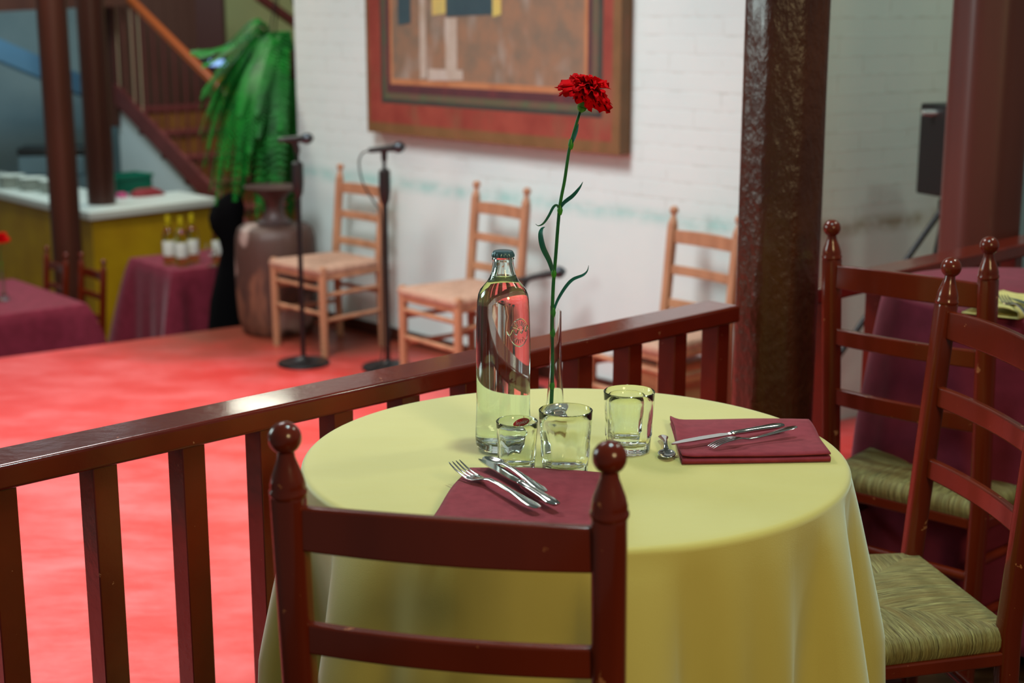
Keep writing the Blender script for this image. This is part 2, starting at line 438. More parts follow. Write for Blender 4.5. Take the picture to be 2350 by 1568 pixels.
# ------------------------------------------------------------------ railing
def railing():
    t = thing('railing', 'long red-brown varnished railing with square balusters, running diagonally behind the yellow table', 'railing', rp(1.0))
    o = rp(1.0)
    # handrail pieces either side of the timber column
    for i, (s0, s1) in enumerate(((-0.75, 1.70), (1.955, 6.0))):
        b = MB(); b.bar(rp(s0, -0.045, 0.741), rp(s1, -0.045, 0.741), 0.09, 0.038)
        obj('handrail', b, RAILW, t, bevel=0.006, off=o)
        b = MB(); b.bar(rp(s0, -0.045, 0.07), rp(s1, -0.045, 0.07), 0.05, 0.05)
        obj('bottom_rail', b, RAILW, t, bevel=0.004, off=o)
    ends = [0.0287 - 0.152*k for k in range(5, 0, -1)] + [0.0287, 0.1896, 0.3435, 0.489] + [0.49 + 0.1503*k for k in range(1, 6)] + [1.392, 1.5355, 1.681]
    ends += [2.10 + 0.2235*k for k in range(0, 17)]
    for s in ends:
        b = MB(); b.bar(rp(s - 0.0205, -0.037, 0.045), rp(s - 0.0205, -0.037, 0.73), 0.041, 0.046, up=RN)
        obj('baluster', b, RAILW, t, bevel=0.002, off=o)
railing()

def octo_column(name, label, c, wid, z0, z1, m, rot, seed, amp, cat='column'):
    rnd = random.Random(seed); n = 48; rs = []
    ph = [rnd.uniform(0, 6.28) for _ in range(8)]
    for i in range(61):
        z = z0 + (z1 - z0)*i/60; ring = []
        for j in range(n):
            a = 2*math.pi*j/n
            k = (a % (math.pi/4)) - math.pi/8
            r = wid/2*math.cos(0.05)/max(math.cos(k), 0.945)
            r *= 1 + amp*(math.sin(3*z + ph[0] + 2*a) + 0.6*math.sin(7.3*z + ph[1] + 3*a) + 0.4*math.sin(15*z + ph[2] - 5*a))
            ring.append((c[0] + r*math.cos(a + rot), c[1] + r*math.sin(a + rot), z))
        rs.append(ring)
    b = MB(); b.rings(rs)
    o = obj(name, b, m, off=(c[0], c[1], z0), angle=60); o.location = (c[0], c[1], z0)
    return tag(o, label, cat)
octo_column('timber_column', 'glossy dark brown hewn timber column standing right behind the yellow table', (0.598, 3.292), 0.182, 0.0, 3.2, COLW, R(12), 3, 0.006)
octo_column('timber_column', 'oxblood octagonal timber column at the right edge, behind the railing', (1.385, 4.36), 0.228, ZS, 3.2, POSTW, R(4), 5, 0.002)

# ------------------------------------------------------------------ ladder-back chair
def make_chair(label, wood, rush, group, H=0.97, seatz=0.425, name='dining_chair'):
    t = thing(name, label, 'chair', (0, 0, 0), 0, group)
    hx = 0.172
    def py(z): return -0.042*max(0.0, z - seatz)/(H - seatz) - 0.012*max(0.0, seatz - z)/seatz
    sh = H - 0.082
    for sx in (-1, 1):
        def oc(a, z, r): 
            if z > sh: return 1.0
            k = (a % (math.pi/2)) - math.pi/4
            return min(1.14, 1.0/max(abs(math.cos(k - math.pi/4)), abs(math.sin(k + math.pi/4)), 0.001)) if False else 1 + 0.055*math.cos(4*(a - math.pi/4))
        prof = [(0.0165, 0.0), (0.0185, 0.25), (0.0195, seatz), (0.0195, sh - 0.004), (0.0188, sh)]
        b = MB(); rs = []
        zz = [prof[0]]
        for (r0, z0), (r1, z1) in zip(prof, prof[1:]):
            for k in range(1, 5): zz.append((r0 + (r1 - r0)*k/4, z0 + (z1 - z0)*k/4))
        for r, z in zz:
            ring = []
            for j in range(24):
                a = 2*math.pi*j/24; rr = r*(1 + 0.07*math.cos(4*(a - math.pi/4)))
                ring.append((sx*hx + rr*math.cos(a), py(z) + rr*math.sin(a), z))
            rs.append(ring)
        b.rings(rs)
        post = obj('back_post', b, wood, t)
        f = MB(); rb = 0.0178
        fp = [(0.0192, sh - 0.001), (0.0206, sh + 0.002), (0.0206, sh + 0.005), (0.0188, sh + 0.008), (0.0192, sh + 0.012), (0.0168, sh + 0.022), (0.0128, sh + 0.033), (0.0098, sh + 0.042), (0.009, sh + 0.049)]
        cz = H - rb
        for k in range(1, 14):
            a = -math.pi/2 + math.pi*(0.2 + 0.8*k/13)
            fp.append((max(rb*math.cos(a), 0.0002), cz + rb*math.sin(a)))
        tilt = Matrix.Rotation(math.atan(0.042/(H - seatz)), 3, 'X')
        f.lathe([(r, z - sh) for r, z in fp], (sx*hx, py(sh), sh), 24, tilt)
        obj('finial', f, wood, post)
    for zt, hh in ((sh - 0.012, 0.049), (sh - 0.147, 0.036), (sh - 0.279, 0.036)):
        b = MB(); rs = []
        for i in range(17):
            x = -hx + 2*hx*i/16; bow = -0.016*(1 - (x/hx)**2); y0 = py(zt - hh/2) + bow
            lift = 0.004*(1 - (x/hx)**2) if hh > 0.04 else 0
            rs.append([(x, y0 - 0.007 + (-0.002), zt + lift), (x, y0 + 0.007 - 0.002, zt + lift), (x, y0 + 0.007, zt - hh), (x, y0 - 0.007, zt - hh)])
        b.rings(rs); obj('slat', b, wood, t, bevel=0.003)
    fx, fy = 0.195, 0.36
    for sx in (-1, 1):
        b = MB(); b.lathe([(0.016, 0), (0.0185, 0.2), (0.0195, seatz - 0.03), (0.0185, seatz + 0.002), (0.010, seatz + 0.009)], (sx*fx, fy, 0), 20, None, lambda a, z, r: 1 + 0.07*math.cos(4*(a - math.pi/4)))
        obj('front_leg', b, wood, t)
    # seat frame rails
    zc = seatz - 0.047
    for a, c in (((-fx, fy), (fx, fy)), ((-hx, 0), (hx, 0)), ((-hx, 0), (-fx, fy)), ((hx, 0), (fx, fy))):
        b = MB(); b.bar((*a, zc), (*c, zc), 0.024, 0.024); obj('seat_rail', b, wood, t, bevel=0.004)
    for z, pr in ((seatz - 0.13, 0), (seatz - 0.25, 0)):
        for a, c in (((-hx, -0.004), (-fx, fy)), ((hx, -0.004), (fx, fy))):
            b = MB(); b.tube([(*a, z), (*c, z)], 0.011); obj('stretcher', b, wood, t)
    for z in (seatz - 0.10, seatz - 0.22):
        b = MB(); b.tube([(-fx, fy, z), (fx, fy, z)], 0.011); obj('stretcher', b, wood, t)
    b = MB(); b.tube([(-hx, -0.006, seatz - 0.16), (hx, -0.006, seatz - 0.16)], 0.011); obj('stretcher', b, wood, t)
    # woven seat: four fans of strands meeting on the diagonals
    c4 = [Vector((-hx - 0.004, -0.012, 0)), Vector((hx + 0.004, -0.012, 0)), Vector((fx + 0.012, fy + 0.018, 0)), Vector((-fx - 0.012, fy + 0.018, 0))]
    cen = Vector((0, 0.182, 0)); cA, cB = cen + Vector((-0.03, 0, 0)), cen + Vector((0.03, 0, 0))
    inn = [(cA, cB), (cB, cB), (cB, cA), (cA, cA)]
    b = MB()
    side = [(0.010, -0.034), (0.002, -0.036), (-0.003, -0.026), (-0.004, -0.014), (0.000, -0.004), (0.007, 0.002)]
    for q in range(4):
        A, B = c4[q], c4[(q + 1) % 4]; I0, I1 = inn[q]
        d = (B - A).normalized(); nin = Vector((-d.y, d.x, 0)); Lq = (B - A).length
        nt_ = 12; ns = 40
        def pos(s, t_):
            k = t_*(len(side) - 1 + nt_)
            e = A.lerp(B, s)
            if k <= len(side) - 1:
                i = min(int(k), len(side) - 2); f = k - i
                o_ = side[i][0]*(1 - f) + side[i + 1][0]*f; z_ = side[i][1]*(1 - f) + side[i + 1][1]*f
                cor = min(s, 1 - s)*Lq
                base = A.lerp(I0, 0.045).lerp(B.lerp(I1, 0.045), s)
                p = e + nin*o_
                return Vector((p.x, p.y, seatz + z_)), z_ - 0.01
            f = (k - (len(side) - 1))/nt_
            e2 = e + nin*0.007; ii = I0.lerp(I1, s)
            p = e2.lerp(ii, f)
            z_ = 0.002 + 0.008*math.sin(math.pi*min(f*1.0, 1))**0.8*(0.35 + 0.65*math.sin(math.pi*min(max(s, 0.001), 0.999))) - 0.004*f
            return Vector((p.x, p.y, seatz + z_)), (p - e).dot(nin)
        tot = len(side) - 1 + nt_
        b.grid(lambda s, t_: pos(s, t_)[0], ns, tot, 0, False, lambda s, t_: ((pos(s, t_)[0] - A).dot(d) + q*1.37, pos(s, t_)[1]))
    b.add([Vector((p.x, p.y, seatz - 0.03)) for p in c4], [(3, 2, 1, 0)], 0, [(0, 0)]*4)
    obj('rush_seat', b, rush, t, fixn=False, angle=60)
    return t

GCH = 'red-brown ladder-back dining chairs'
chair = make_chair('red-brown ladder-back chair seen from behind in the foreground, tucked under the yellow table', WOOD, RUSH, GCH)
chair.location = (-0.062, 1.502, 0); chair.rotation_euler = (0, 0, R(-11.7))
dup(chair, (0.762, 2.383, 0), R(101), 'red-brown ladder-back chair at the right edge with its rush seat facing the yellow table')
dup(chair, (0.815, 2.952, 0), R(-43), 'red-brown ladder-back chair between the timber column and the right purple table, back to the camera')
GB = 'dining chairs beside the left purple table'
def chair_at(p, rz, label, z, group=GCH):
    o = dup(chair, (p[0], p[1], z), rz, label, group); o.scale = (0.92,)*3; return o
# pair of chairs down in the hall, left
for pa, pb, lab in (((100, 570), (150, 588), 'dark red ladder-back chair behind the left purple table, left one of two'), ((180, 585), (236, 603), 'dark red ladder-back chair behind the left purple table, right one of two')):
    A = at(*pa, z=0.007); B = at(*pb, z=0.007); mid = (A + B)/2; d = B - A
    chair_at((mid.x - 0.02, mid.y - 0.02), math.atan2(d.y, d.x) + math.pi, lab, Z2)

GS = 'bare wood ladder-back chairs on the stage'
sc_ = make_chair('bare pale wood ladder-back chair on the stage between the two microphone stands', BAREW, RUSHP, GS, H=0.87, seatz=0.43, name='stage_chair')
def stage_chair(o, BL, BR):
    BL, BR = Vector(BL), Vector(BR); mid = (BL + BR)/2; d = BL - BR   # local +x runs from BR to BL (front view)
    o.location = (mid.x, mid.y, ZS); o.rotation_euler = (0, 0, math.atan2(d.y, d.x))
stage_chair(sc_, (-0.89, 7.37), (-0.64, 7.11))
s2 = dup(sc_, (0, 0, 0), 0, 'bare pale wood ladder-back chair on the stage behind the clear bottle'); stage_chair(s2, (-0.19, 6.60), (0.035, 6.335))
s3 = dup(sc_, (0, 0, 0), 0, 'bare pale wood ladder-back chair on the stage next to the dark timber column'); stage_chair(s3, (0.60, 5.72), (0.815, 5.45))

# ------------------------------------------------------------------ tables
TC = Vector((0.092, 2.10, 0)); TZ = 0.75
def round_table(loc, r, z, label):
    t = thing('round_table', label, 'table', loc)
    b = MB(); b.lathe([(r - 0.012, z - 0.03), (r - 0.006, z - 0.028), (r - 0.004, z - 0.006), (r - 0.012, z - 0.003)], segs=64); obj('tabletop', b, DARKW, t)
    b = MB(); b.lathe([(0.045, 0.03), (0.035, 0.1), (0.03, 0.4), (0.04, z - 0.06), (0.09, z - 0.03)], segs=24); obj('pedestal', b, BLACKM, t)
    b = MB(); b.lathe([(0.19, 0), (0.19, 0.012), (0.08, 0.03), (0.045, 0.04)], segs=32); obj('base', b, BLACKM, t)
    return t
def round_cloth(name, c, r, z, drop, m, label, cat, folds, flare, seed, fold_amp, kinks=()):
    mb = MB(); NU = 240; prof = []
    # t<0 top radius fraction, then drape
    rr = [0.0, 0.25, 0.5, 0.7, 0.85, 0.94, 0.975]
    rnd = random.Random(seed); ph = [rnd.uniform(0, 6.28) for _ in range(6)]
    def fold(a):
        v = 0
        for k, (n, am, p) in enumerate(folds): v += am*math.sin(n*a + p)
        return v
    rows = []
    for f in rr: rows.append([Vector((c[0] + r*f*math.cos(2*math.pi*i/NU), c[1] + r*f*math.sin(2*math.pi*i/NU), z)) for i in range(NU)])
    for k in range(1, 6):
        th = math.pi/2*k/5; rd = 0.010
        rows.append([Vector((c[0] + (r - rd + rd*math.sin(th))*math.cos(2*math.pi*i/NU), c[1] + (r - rd + rd*math.sin(th))*math.sin(2*math.pi*i/NU), z - rd*(1 - math.cos(th)))) for i in range(NU)])
    nd = 26
    for k in range(1, nd + 1):
        f = k/nd; zz = z - 0.010 - (drop - 0.010)*f; row = []
        for i in range(NU):
            a = 2*math.pi*i/NU
            g = min(1.0, f*2.2)
            F = fold(a)
            F = (abs(F)**0.8)*math.copysign(1, F)/(1 + abs(F)*0.45)
            R_ = r + flare*f**0.75 + fold_amp*F*g**0.9
            R_ = max(R_, r - 0.004 - 0.03*f)
            a2 = a + 0.05*math.sin(3*a + ph[0])*f*0.3
            q_ = Vector((c[0] + R_*math.cos(a2), c[1] + R_*math.sin(a2), 0)); dn = (q_ - RA).dot(RN)
            if dn < 0.014: q_ += RN*(0.014 - dn)
            row.append(Vector((q_.x, q_.y, zz + 0.01*math.sin(2*a + ph[2])*f)))
        rows.append(row)
    n = NU; vs = [p for rw in rows[1:] for p in rw] + [Vector((c[0], c[1], z))]
    fs = []
    for i in range(len(rows) - 2):
        for j in range(n):
            k2 = (j + 1) % n; fs.append((i*n + j, i*n + k2, (i + 1)*n + k2, (i + 1)*n + j))
    last = len(vs) - 1
    for j in range(n): fs.append((last, j, (j + 1) % n))
    mb.add(vs, [f[::-1] for f in fs])
    o = obj(name, mb, m, off=(c[0], c[1], 0), angle=180, solid=0.0012); o.location = (c[0], c[1], 0)
    return tag(o, label, cat)
round_table((TC.x, TC.y, 0), 0.40, TZ - 0.002, 'round pedestal table hidden under the pale yellow tablecloth')
round_cloth('tablecloth', TC, 0.40, TZ, 0.62, CLOTH, 'pale yellow cloth draped over the round table in the foreground', 'tablecloth',
            [(8, 1.0, 0.4), (13, 0.8, 2.0), (5, 0.6, 1.0), (21, 0.3, 0.7)], 0.044, 2, 0.056)
RT = Vector((1.173, 3.267, 0)); RTZ = 0.775; RTR = 0.33
round_table((RT.x, RT.y, 0), RTR, RTZ - 0.002, 'round pedestal table hidden under the purple cloth at the right edge')
round_cloth('tablecloth', RT, RTR, RTZ, 0.70, WINE, 'purple wine-red cloth draped over the round table at the right edge', 'tablecloth',
            [(8, 1.0, 1.4), (13, 0.6, 0.3)], 0.06, 4, 0.022)

def square_cloth(name, corners, z, z0, label, m, flare, seed):
    rnd = random.Random(seed); mb = MB(); P = [Vector(p) for p in corners]
    cen = sum(P, Vector((0, 0, 0)))/4; per = []
    for i in range(4):
        A, B = P[i], P[(i + 1) % 4]
        for k in range(24): per.append((A.lerp(B, k/24), k/24, i))
    rows = []
    for f in (0.35, 0.8, 0.985, 1.0): rows.append([Vector((*(cen + (p - cen)*f)[:2], z)) for p, _, _ in per])
    for k in range(0, 13):
        f = k/12; row = []
        for p, s, i in per:
            d = (p - cen); d.normalize()
            e = (P[(i + 1) % 4] - P[i]).normalized(); no = Vector((e.y, -e.x, 0))
            if no.dot(d) < 0: no = -no
            cw = max(0, 1 - min(s, 1 - s)*7)
            off = no*(1 - cw*0.5) + d*cw
            wv = 0.008*math.sin(s*math.pi*7 + i*1.7) + 0.03*math.sin(s*math.pi*3 + i)*0.4
            q = p + off*(0.006 + flare*f**0.8*(0.5 + cw*1.1) + wv*f)
            row.append(Vector((q.x, q.y, z - 0.006 - (z - 0.006 - z0)*f)))
        rows.append(row)
    n = len(per); vs = [p for r_ in rows for p in r_] + [Vector((cen.x, cen.y, z))]; fs = []
    for i in range(len(rows) - 1):
        for j in range(n):
            k2 = (j + 1) % n; fs.append((i*n + j, i*n + k2, (i + 1)*n + k2, (i + 1)*n + j))
    for j in range(n): fs.append((len(vs) - 1, j, (j + 1) % n))
    mb.add(vs, fs)
    o = obj(name, mb, m, off=(cen.x, cen.y, z0), angle=50, solid=0.002); o.location = (cen.x, cen.y, z0)
    return tag(o, label, 'tablecloth')
def square_table(corners, z, z0, label):
    P = [Vector(p) for p in corners]; cen = sum(P, Vector((0, 0, 0)))/4
    t = thing('square_table', label, 'table', (cen.x, cen.y, z0))
    b = MB(); b.rings([[Vector((*(cen + (p - cen)*0.985)[:2], zz)) for p in P] for zz in (z - 0.035, z - 0.004)])
    obj('tabletop', b, DARKW, t, off=(cen.x, cen.y, z0))
    for p in P:
        q = cen + (p - cen)*0.86
        b = MB(); b.box((q.x, q.y, (z - 0.04 + z0)/2), (0.05, 0.05, z - 0.04 - z0)); obj('leg', b, DARKW, t, off=(cen.x, cen.y, z0))
    return t
# left table in the hall
LZ = Z2 + 0.73
ca = at(197, 697, z=LZ); cb = at(30, 640, z=LZ); e = (cb - ca); near = Vector((-e.y, e.x, 0)).normalized()
if near.y > 0: near = -near
cc = [ca, cb, cb + near*1.3, ca + near*1.3]
square_table(cc, LZ - 0.004, Z2, 'square dining table hidden under the purple cloth at the left edge')
square_cloth('tablecloth', cc, LZ, Z2 + 0.04, 'purple wine-red cloth over the table at the left edge', WINE, 0.10, 3)
# small wine table
WZ = Z2 + 0.75
wa = at(398, 622, z=WZ); wb = at(300, 592, z=WZ); wc = at(500, 600, z=WZ)
e = wb - wa; f_ = wc - wa
f2 = Vector((e.y, -e.x, 0)).normalized()*0.55
if f2.x < 0: f2 = -f2
wcs = [wa, wb, wb + f2, wa + f2]
square_table(wcs, WZ - 0.004, Z2, 'small square table hidden under the purple cloth holding wine bottles')
square_cloth('tablecloth', wcs, WZ, Z2 + 0.04, 'purple wine-red cloth over the small table with wine bottles by the yellow bar', WINE, 0.10, 7)

# ------------------------------------------------------------------ things on the yellow table
def bottle():
    c = (-0.013, 2.131, TZ + 0.0012)
    t = thing('water_bottle', 'clear glass bottle of water with a crown cap, standing on the yellow tablecloth', 'bottle', c)
    out = [(0.0005, 0.004), (0.030, 0.004), (0.034, 0.0), (0.0385, 0.002), (0.0410, 0.008), (0.0418, 0.018), (0.0415, 0.03), (0.0408, 0.045), (0.0401, 0.062), (0.0399, 0.085), (0.0400, 0.11), (0.0402, 0.14), (0.0401, 0.165), (0.0396, 0.19), (0.0389, 0.212), (0.0381, 0.228), (0.0366, 0.238), (0.0335, 0.2455), (0.0285, 0.2515), (0.0235, 0.2575), (0.0198, 0.264), (0.0178, 0.270), (0.0165, 0.276), (0.0158, 0.2815), (0.0150, 0.287), (0.0150, 0.288)]
    out = [(r, z*0.985) for r, z in out]
    nk = [(0.0150, 0.2840), (0.0162, 0.2855), (0.0162, 0.2880), (0.0148, 0.2895), (0.0146, 0.2955)]
    out += nk
    inn = [(0.0100, 0.2955), (0.0104, 0.280), (0.0128, 0.268), (0.0160, 0.259), (0.0205, 0.2525), (0.0262, 0.2465), (0.0315, 0.240), (0.0336, 0.233), (0.0352, 0.225), (0.0362, 0.20), (0.0368, 0.17), (0.0370, 0.135), (0.0368, 0.10), (0.0368, 0.075), (0.0372, 0.045), (0.0376, 0.026), (0.0368, 0.018), (0.030, 0.0125), (0.015, 0.0145), (0.0005, 0.016)]
    b = MB(); b.lathe(out + inn, segs=96, cap=False); body = obj('glass_body', b, BOTTLEG, t, angle=70)
    w = [(0.0005, 0.0155), (0.015, 0.014), (0.030, 0.012), (0.0371, 0.0178), (0.0380, 0.026), (0.0376, 0.045), (0.0372, 0.075), (0.0372, 0.10), (0.0374, 0.135), (0.0372, 0.17), (0.0366, 0.20), (0.0356, 0.225), (0.0340, 0.233), (0.0319, 0.240), (0.0266, 0.2465), (0.0209, 0.2525), (0.0164, 0.259), (0.0150, 0.2620), (0.0146, 0.2622), (0.0005, 0.2622)]
    b = MB(); b.lathe(w, segs=96, cap=False); obj('water', b, WATER, t, angle=60)
    # crown cap
    def crimp(a, z, r): return 1 + (0.045*math.cos(21*a) if z < 0.2955 else 0)
    b = MB(); b.lathe([(0.0140, 0.2905), (0.0163, 0.2902), (0.0160, 0.2935), (0.0150, 0.2968), (0.0138, 0.2985), (0.011, 0.2992), (0.0005, 0.2994)], segs=126, mod=crimp)
    obj('crown_cap', b, CAPM, t)
    # embossed oval emblem on the shoulder, right of centre
    def on(u, v, lift=0.0):   # u: along the circumference (m), v: height
        zc = 0.186 + v; r = 0.0398*(1 + 0.0) + lift
        if zc > 0.2: r = 0.0392 + lift
        a = R(-52) + u/0.0398
        return Vector((r*math.cos(a), r*math.sin(a), zc*0.985))
    b = MB()
    ring = [on(0.0165*math.cos(k*2*math.pi/40), 0.0205*math.sin(k*2*math.pi/40)) for k in range(41)]
    b.tube(ring, 0.0009, 8)
    for k in range(9):
        a = R(25 + 16.3*k); b.tube([on(0.0065*math.cos(a), 0.004 + 0.0065*math.sin(a)), on(0.0135*math.cos(a), 0.003 + 0.0145*math.sin(a))], 0.0007, 6)
    wav = catmull([on(-0.021 + 0.0048*k, (-0.004 if k % 2 else 0.0035) + 0.0006*k) for k in range(10)], 5)
    b.tube(wav, 0.0010, 6)
    for k in range(6):
        a = R(212 + 22*k); b.tube([on(0.007*math.cos(a), -0.003 + 0.007*math.sin(a)), on(0.012*math.cos(a), -0.003 + 0.0135*math.sin(a))], 0.0007, 6)
    obj('embossed_emblem', b, BOTTLEG, body)
    return t
bottle()

def vase():
    c = (0.0665, 2.201, TZ + 0.0012)
    t = thing('bud_vase', 'slender clear glass bud vase with a silver ball foot, holding the red carnation', 'vase', c)
    out = [(0.0140, 0.0265), (0.0168, 0.0345), (0.0158, 0.042), (0.0135, 0.055), (0.0112, 0.080), (0.0097, 0.105), (0.0090, 0.130), (0.0086, 0.16), (0.0085, 0.185), (0.0085, 0.199)]
    inn = [(0.0073, 0.199), (0.0073, 0.185), (0.0074, 0.16), (0.0078, 0.130), (0.0085, 0.105), (0.0099, 0.080), (0.0121, 0.055), (0.0143, 0.042), (0.0150, 0.0355), (0.0005, 0.0345)]
    b = MB(); b.lathe([(0.0005, 0.0265)] + out + inn, segs=48, cap=False)
    for p in b.v:            # slanted mouth
        if p.z > 0.19: p.z += -0.0042*(p.x/0.0085)
    obj('glass_tube', b, GLASS, t, angle=60)
    b = MB(); pr = [(0.0005, 0.0), (0.0135, 0.0), (0.0182, 0.004), (0.0212, 0.011), (0.0218, 0.018), (0.0208, 0.026), (0.0178, 0.0325), (0.0150, 0.034), (0.0148, 0.0260), (0.0005, 0.0260)]
    b.lathe(pr, segs=48, cap=False); obj('silver_foot', b, CHROME, t)
    return t
vase()

def carnation(loc, label, pts, leaves, head, axis, scale=1.0, spread=1.0):
    t = thing('carnation', label, 'flower', loc)
    o = Vector(loc)
    P = catmull([Vector(p) for p in pts], 8)
    b = MB(); n = len(P); b.tube(P, [0.0031 - 0.0009*i/n for i in range(n)], 10); obj('stem', b, STEMG, t, off=o)
    for q, L in leaves:
        q = Vector(q)
        b = MB(); b.lathe([(0.0022, -0.007), (0.0034, -0.004), (0.0043, 0.0), (0.0034, 0.004), (0.0024, 0.008)], q, 12); obj('node', b, NODEG, t, off=o)
        if not L: continue
        for pl_, wd in L:
            C = catmull([Vector(p) for p in pl_], 7); m = len(C); rs = []
            prev = None
            for i, p in enumerate(C):
                d = (C[min(i + 1, m - 1)] - C[max(i - 1, 0)]).normalized()
                side = d.cross(Vector((0, 1, 0.0)))
                side = (side*0.8 + Vector((0, 0.6, 0))); side = (side - d*side.dot(d)).normalized()
                nn = d.cross(side); f = i/(m - 1)
                wv = wd*(0.45 + 0.9*math.sin(math.pi*min(f*0.8 + 0.1, 1)))*(1 - f**3) + 0.0002
                rs.append([p - side*wv + nn*wv*0.35, p + nn*-0.0004, p + side*wv + nn*wv*0.35, p + nn*0.0004])
            b = MB(); b.rings(rs); obj('leaf', b, LEAFG, t, off=o, angle=80)
    ax = Vector(axis).normalized(); qz = Vector((0, 0, 1)).rotation_difference(ax).to_matrix(); hd = Vector(head)
    s = scale
    b = MB(); b.lathe([(0.0022*s, -0.004*s), (0.0062*s, 0.0), (0.0074*s, 0.004*s), (0.0066*s, 0.0055*s)], hd, 16, qz); obj('bracts', b, NODEG, t, off=o)
    b = MB(); b.lathe([(0.003*s, 0.001*s), (0.0070*s, 0.005*s), (0.0098*s, 0.012*s), (0.0120*s, 0.020*s), (0.0138*s, 0.027*s)], hd, 20, qz, lambda a, z, r: 1 + 0.05*math.cos(5*a)*(z/0.026/s)); obj('calyx', b, CALYX, t, off=o)
    rnd = random.Random(11); b = MB()
    base = hd + ax*0.0280*s
    layers = [(8, 86, 0.043), (8, 78, 0.041), (8, 64, 0.039), (7, 47, 0.036), (6, 28, 0.034), (3, 10, 0.032)]
    for li, (num, tilt, ln) in enumerate(layers):
        for k in range(num):
            az_ = 2*math.pi*(k + 0.5*(li % 2))/num + rnd.uniform(-0.15, 0.15); tl = R(tilt + rnd.uniform(-14, 14)); l = ln*s*spread*rnd.uniform(0.72, 1.1)
            ph = rnd.uniform(0, 6.28); half = rnd.uniform(0.55, 0.8)
            M = qz @ Matrix.Rotation(az_, 3, 'Z') @ Matrix.Rotation(tl, 3, 'Y')
            def fn(u, v):
                a = (u - 0.5)*2*half
                edge = 1 + 0.06*math.sin(13*u*math.pi + ph) + 0.05*math.sin(7*u*math.pi + 2*ph)
                rr = l*v*edge if v > 0.8 else l*v
                ww = l*math.sin(a)*(v**0.75)*0.95
                zz = rr*math.cos(a)**0.5
                ruf = 0.0045*s*(v**2)*math.sin(5.2*math.pi*u + ph) + 0.0016*s*v*v*math.sin(11*math.pi*u - ph)
                curl = 0.010*s*v**3*(0.5 + 0.02*tilt)
                v_ = M @ Vector((curl + ruf, ww, zz)); k_ = v_.dot(ax); return base + v_ - ax*k_*(0.08 if k_ > 0 else 0.35)
            b.grid(fn, 14, 7)
    obj('blossom', b, PETAL, t, off=o, angle=180, fixn=False, solid=0.0003)
    return t
Yc = 2.201
def F(px, py, dy=0.0): p = at(px, py, y=Yc + dy); return p
stem = [F(1264, 948), F(1267, 880), F(1267, 780), F(1267, 730), F(1270, 650), F(1275, 590), F(1284, 480), F(1296, 412), F(1306, 345), F(1318, 300), F(1331, 256)]
leaves = [
    (F(1267, 886), None), (F(1268, 765), None),
    (F(1271, 628), [([F(1270, 626), F(1262, 598, -0.004), F(1248, 568, -0.006), F(1242, 540, -0.004), F(1244, 526), F(1251, 521)], 0.0042)]),
    (F(1285, 483), [([F(1284, 480), F(1296, 465, -0.004), F(1315, 450, -0.006), F(1330, 432, -0.004), F(1338, 417)], 0.0026), ([F(1283, 480), F(1279, 471, -0.004), F(1270, 474, -0.006), F(1258, 496, -0.008), F(1247, 512, -0.006), F(1236, 518, -0.003), F(1229, 514)], 0.0020)]),
    (F(1310, 332), [([F(1310, 332), F(1317, 318, -0.003), F(1324, 300, -0.004), F(1328, 283, -0.003)], 0.0026)]),
    (F(1269, 718), [([F(1270, 718), F(1280, 690, 0.004), F(1298, 660, 0.006), F(1315, 642, 0.006), F(1338, 632, 0.004), F(1348, 622), F(1351, 609)], 0.0022)]),
]
carnation((0.0665, 2.201, TZ + 0.03), 'red carnation on a tall green stem in the bud vase on the yellow table', stem, leaves, F(1334, 252), (0.30, -0.10, 1.0), 1.0, 0.86)

def tumbler(loc, label, r0, r1, h, n, thick=0.0024, base=0.012, mark=False, zoff=0.0012, group='glass tumblers on the yellow table'):
    t = thing('glass_tumbler', label, 'glass', (loc[0], loc[1], loc[2] + zoff), R(9), group)
    b = MB(); segs = n*8
    def mod(a, z, r):
        f = z/h
        k = max(0.0, min(1.0, (0.62 - f)/0.12)) if f > 0.30 else 1.0
        c = abs(math.cos(a*n/2))
        return 1 - 0.040*k*(1 - c**0.7)
    out = [(0.0005, 0.0015), (r0*0.80, 0.0015), (r0*0.9, 0.0), (r0*0.97, 0.0008), (r0, 0.003)]
    led = [(r0 + (r1 - r0)*0.22, h*0.24), (r0 + (r1 - r0)*0.25 + 0.0011, h*0.27), (r0 + (r1 - r0)*0.5, h*0.5), (r0 + (r1 - r0)*0.62, h*0.62), (r0 + (r1 - r0)*0.85, h*0.85), (r1, h - 0.001), (r1 - thick*0.5, h)]
    rs = []
    for r, z in out + led:
        rs.append([Vector((r*mod(2*math.pi*j/segs, z, r)*math.cos(2*math.pi*j/segs), r*mod(2*math.pi*j/segs, z, r)*math.sin(2*math.pi*j/segs), z)) for j in range(segs)])
    def ri(z): return r0 + (r1 - r0)*z/h - thick
    inn = [(r1 - thick, h - 0.001)] + [(ri(h*f) - 0.0022*max(0, min(1, (0.7 - f)/0.3)), h*f) for f in (0.85, 0.65, 0.45, 0.3)] + [(ri(base + 0.004) - 0.0025, base + 0.004), (ri(base) - 0.006, base), (0.012, base - 0.001), (0.0005, base - 0.001)]
    for r, z in inn:
        rs.append([Vector((r*math.cos(2*math.pi*j/segs), r*math.sin(2*math.pi*j/segs), z)) for j in range(segs)])
    b.rings(rs, True, False, False)
    g = obj('glass_body', b, GLASS, t, angle=50)
    return t
GT = [(0.007, 2.026), (0.0755, 2.012), (0.173, 2.117)]
small = tumbler((*GT[0], TZ), 'small faceted glass tumbler with red lettering, in front of the bottle', 0.0258, 0.0298, 0.072, 10)
big = tumbler((*GT[1], TZ), 'large faceted glass tumbler in front of the bud vase', 0.0325, 0.0380, 0.092, 12)
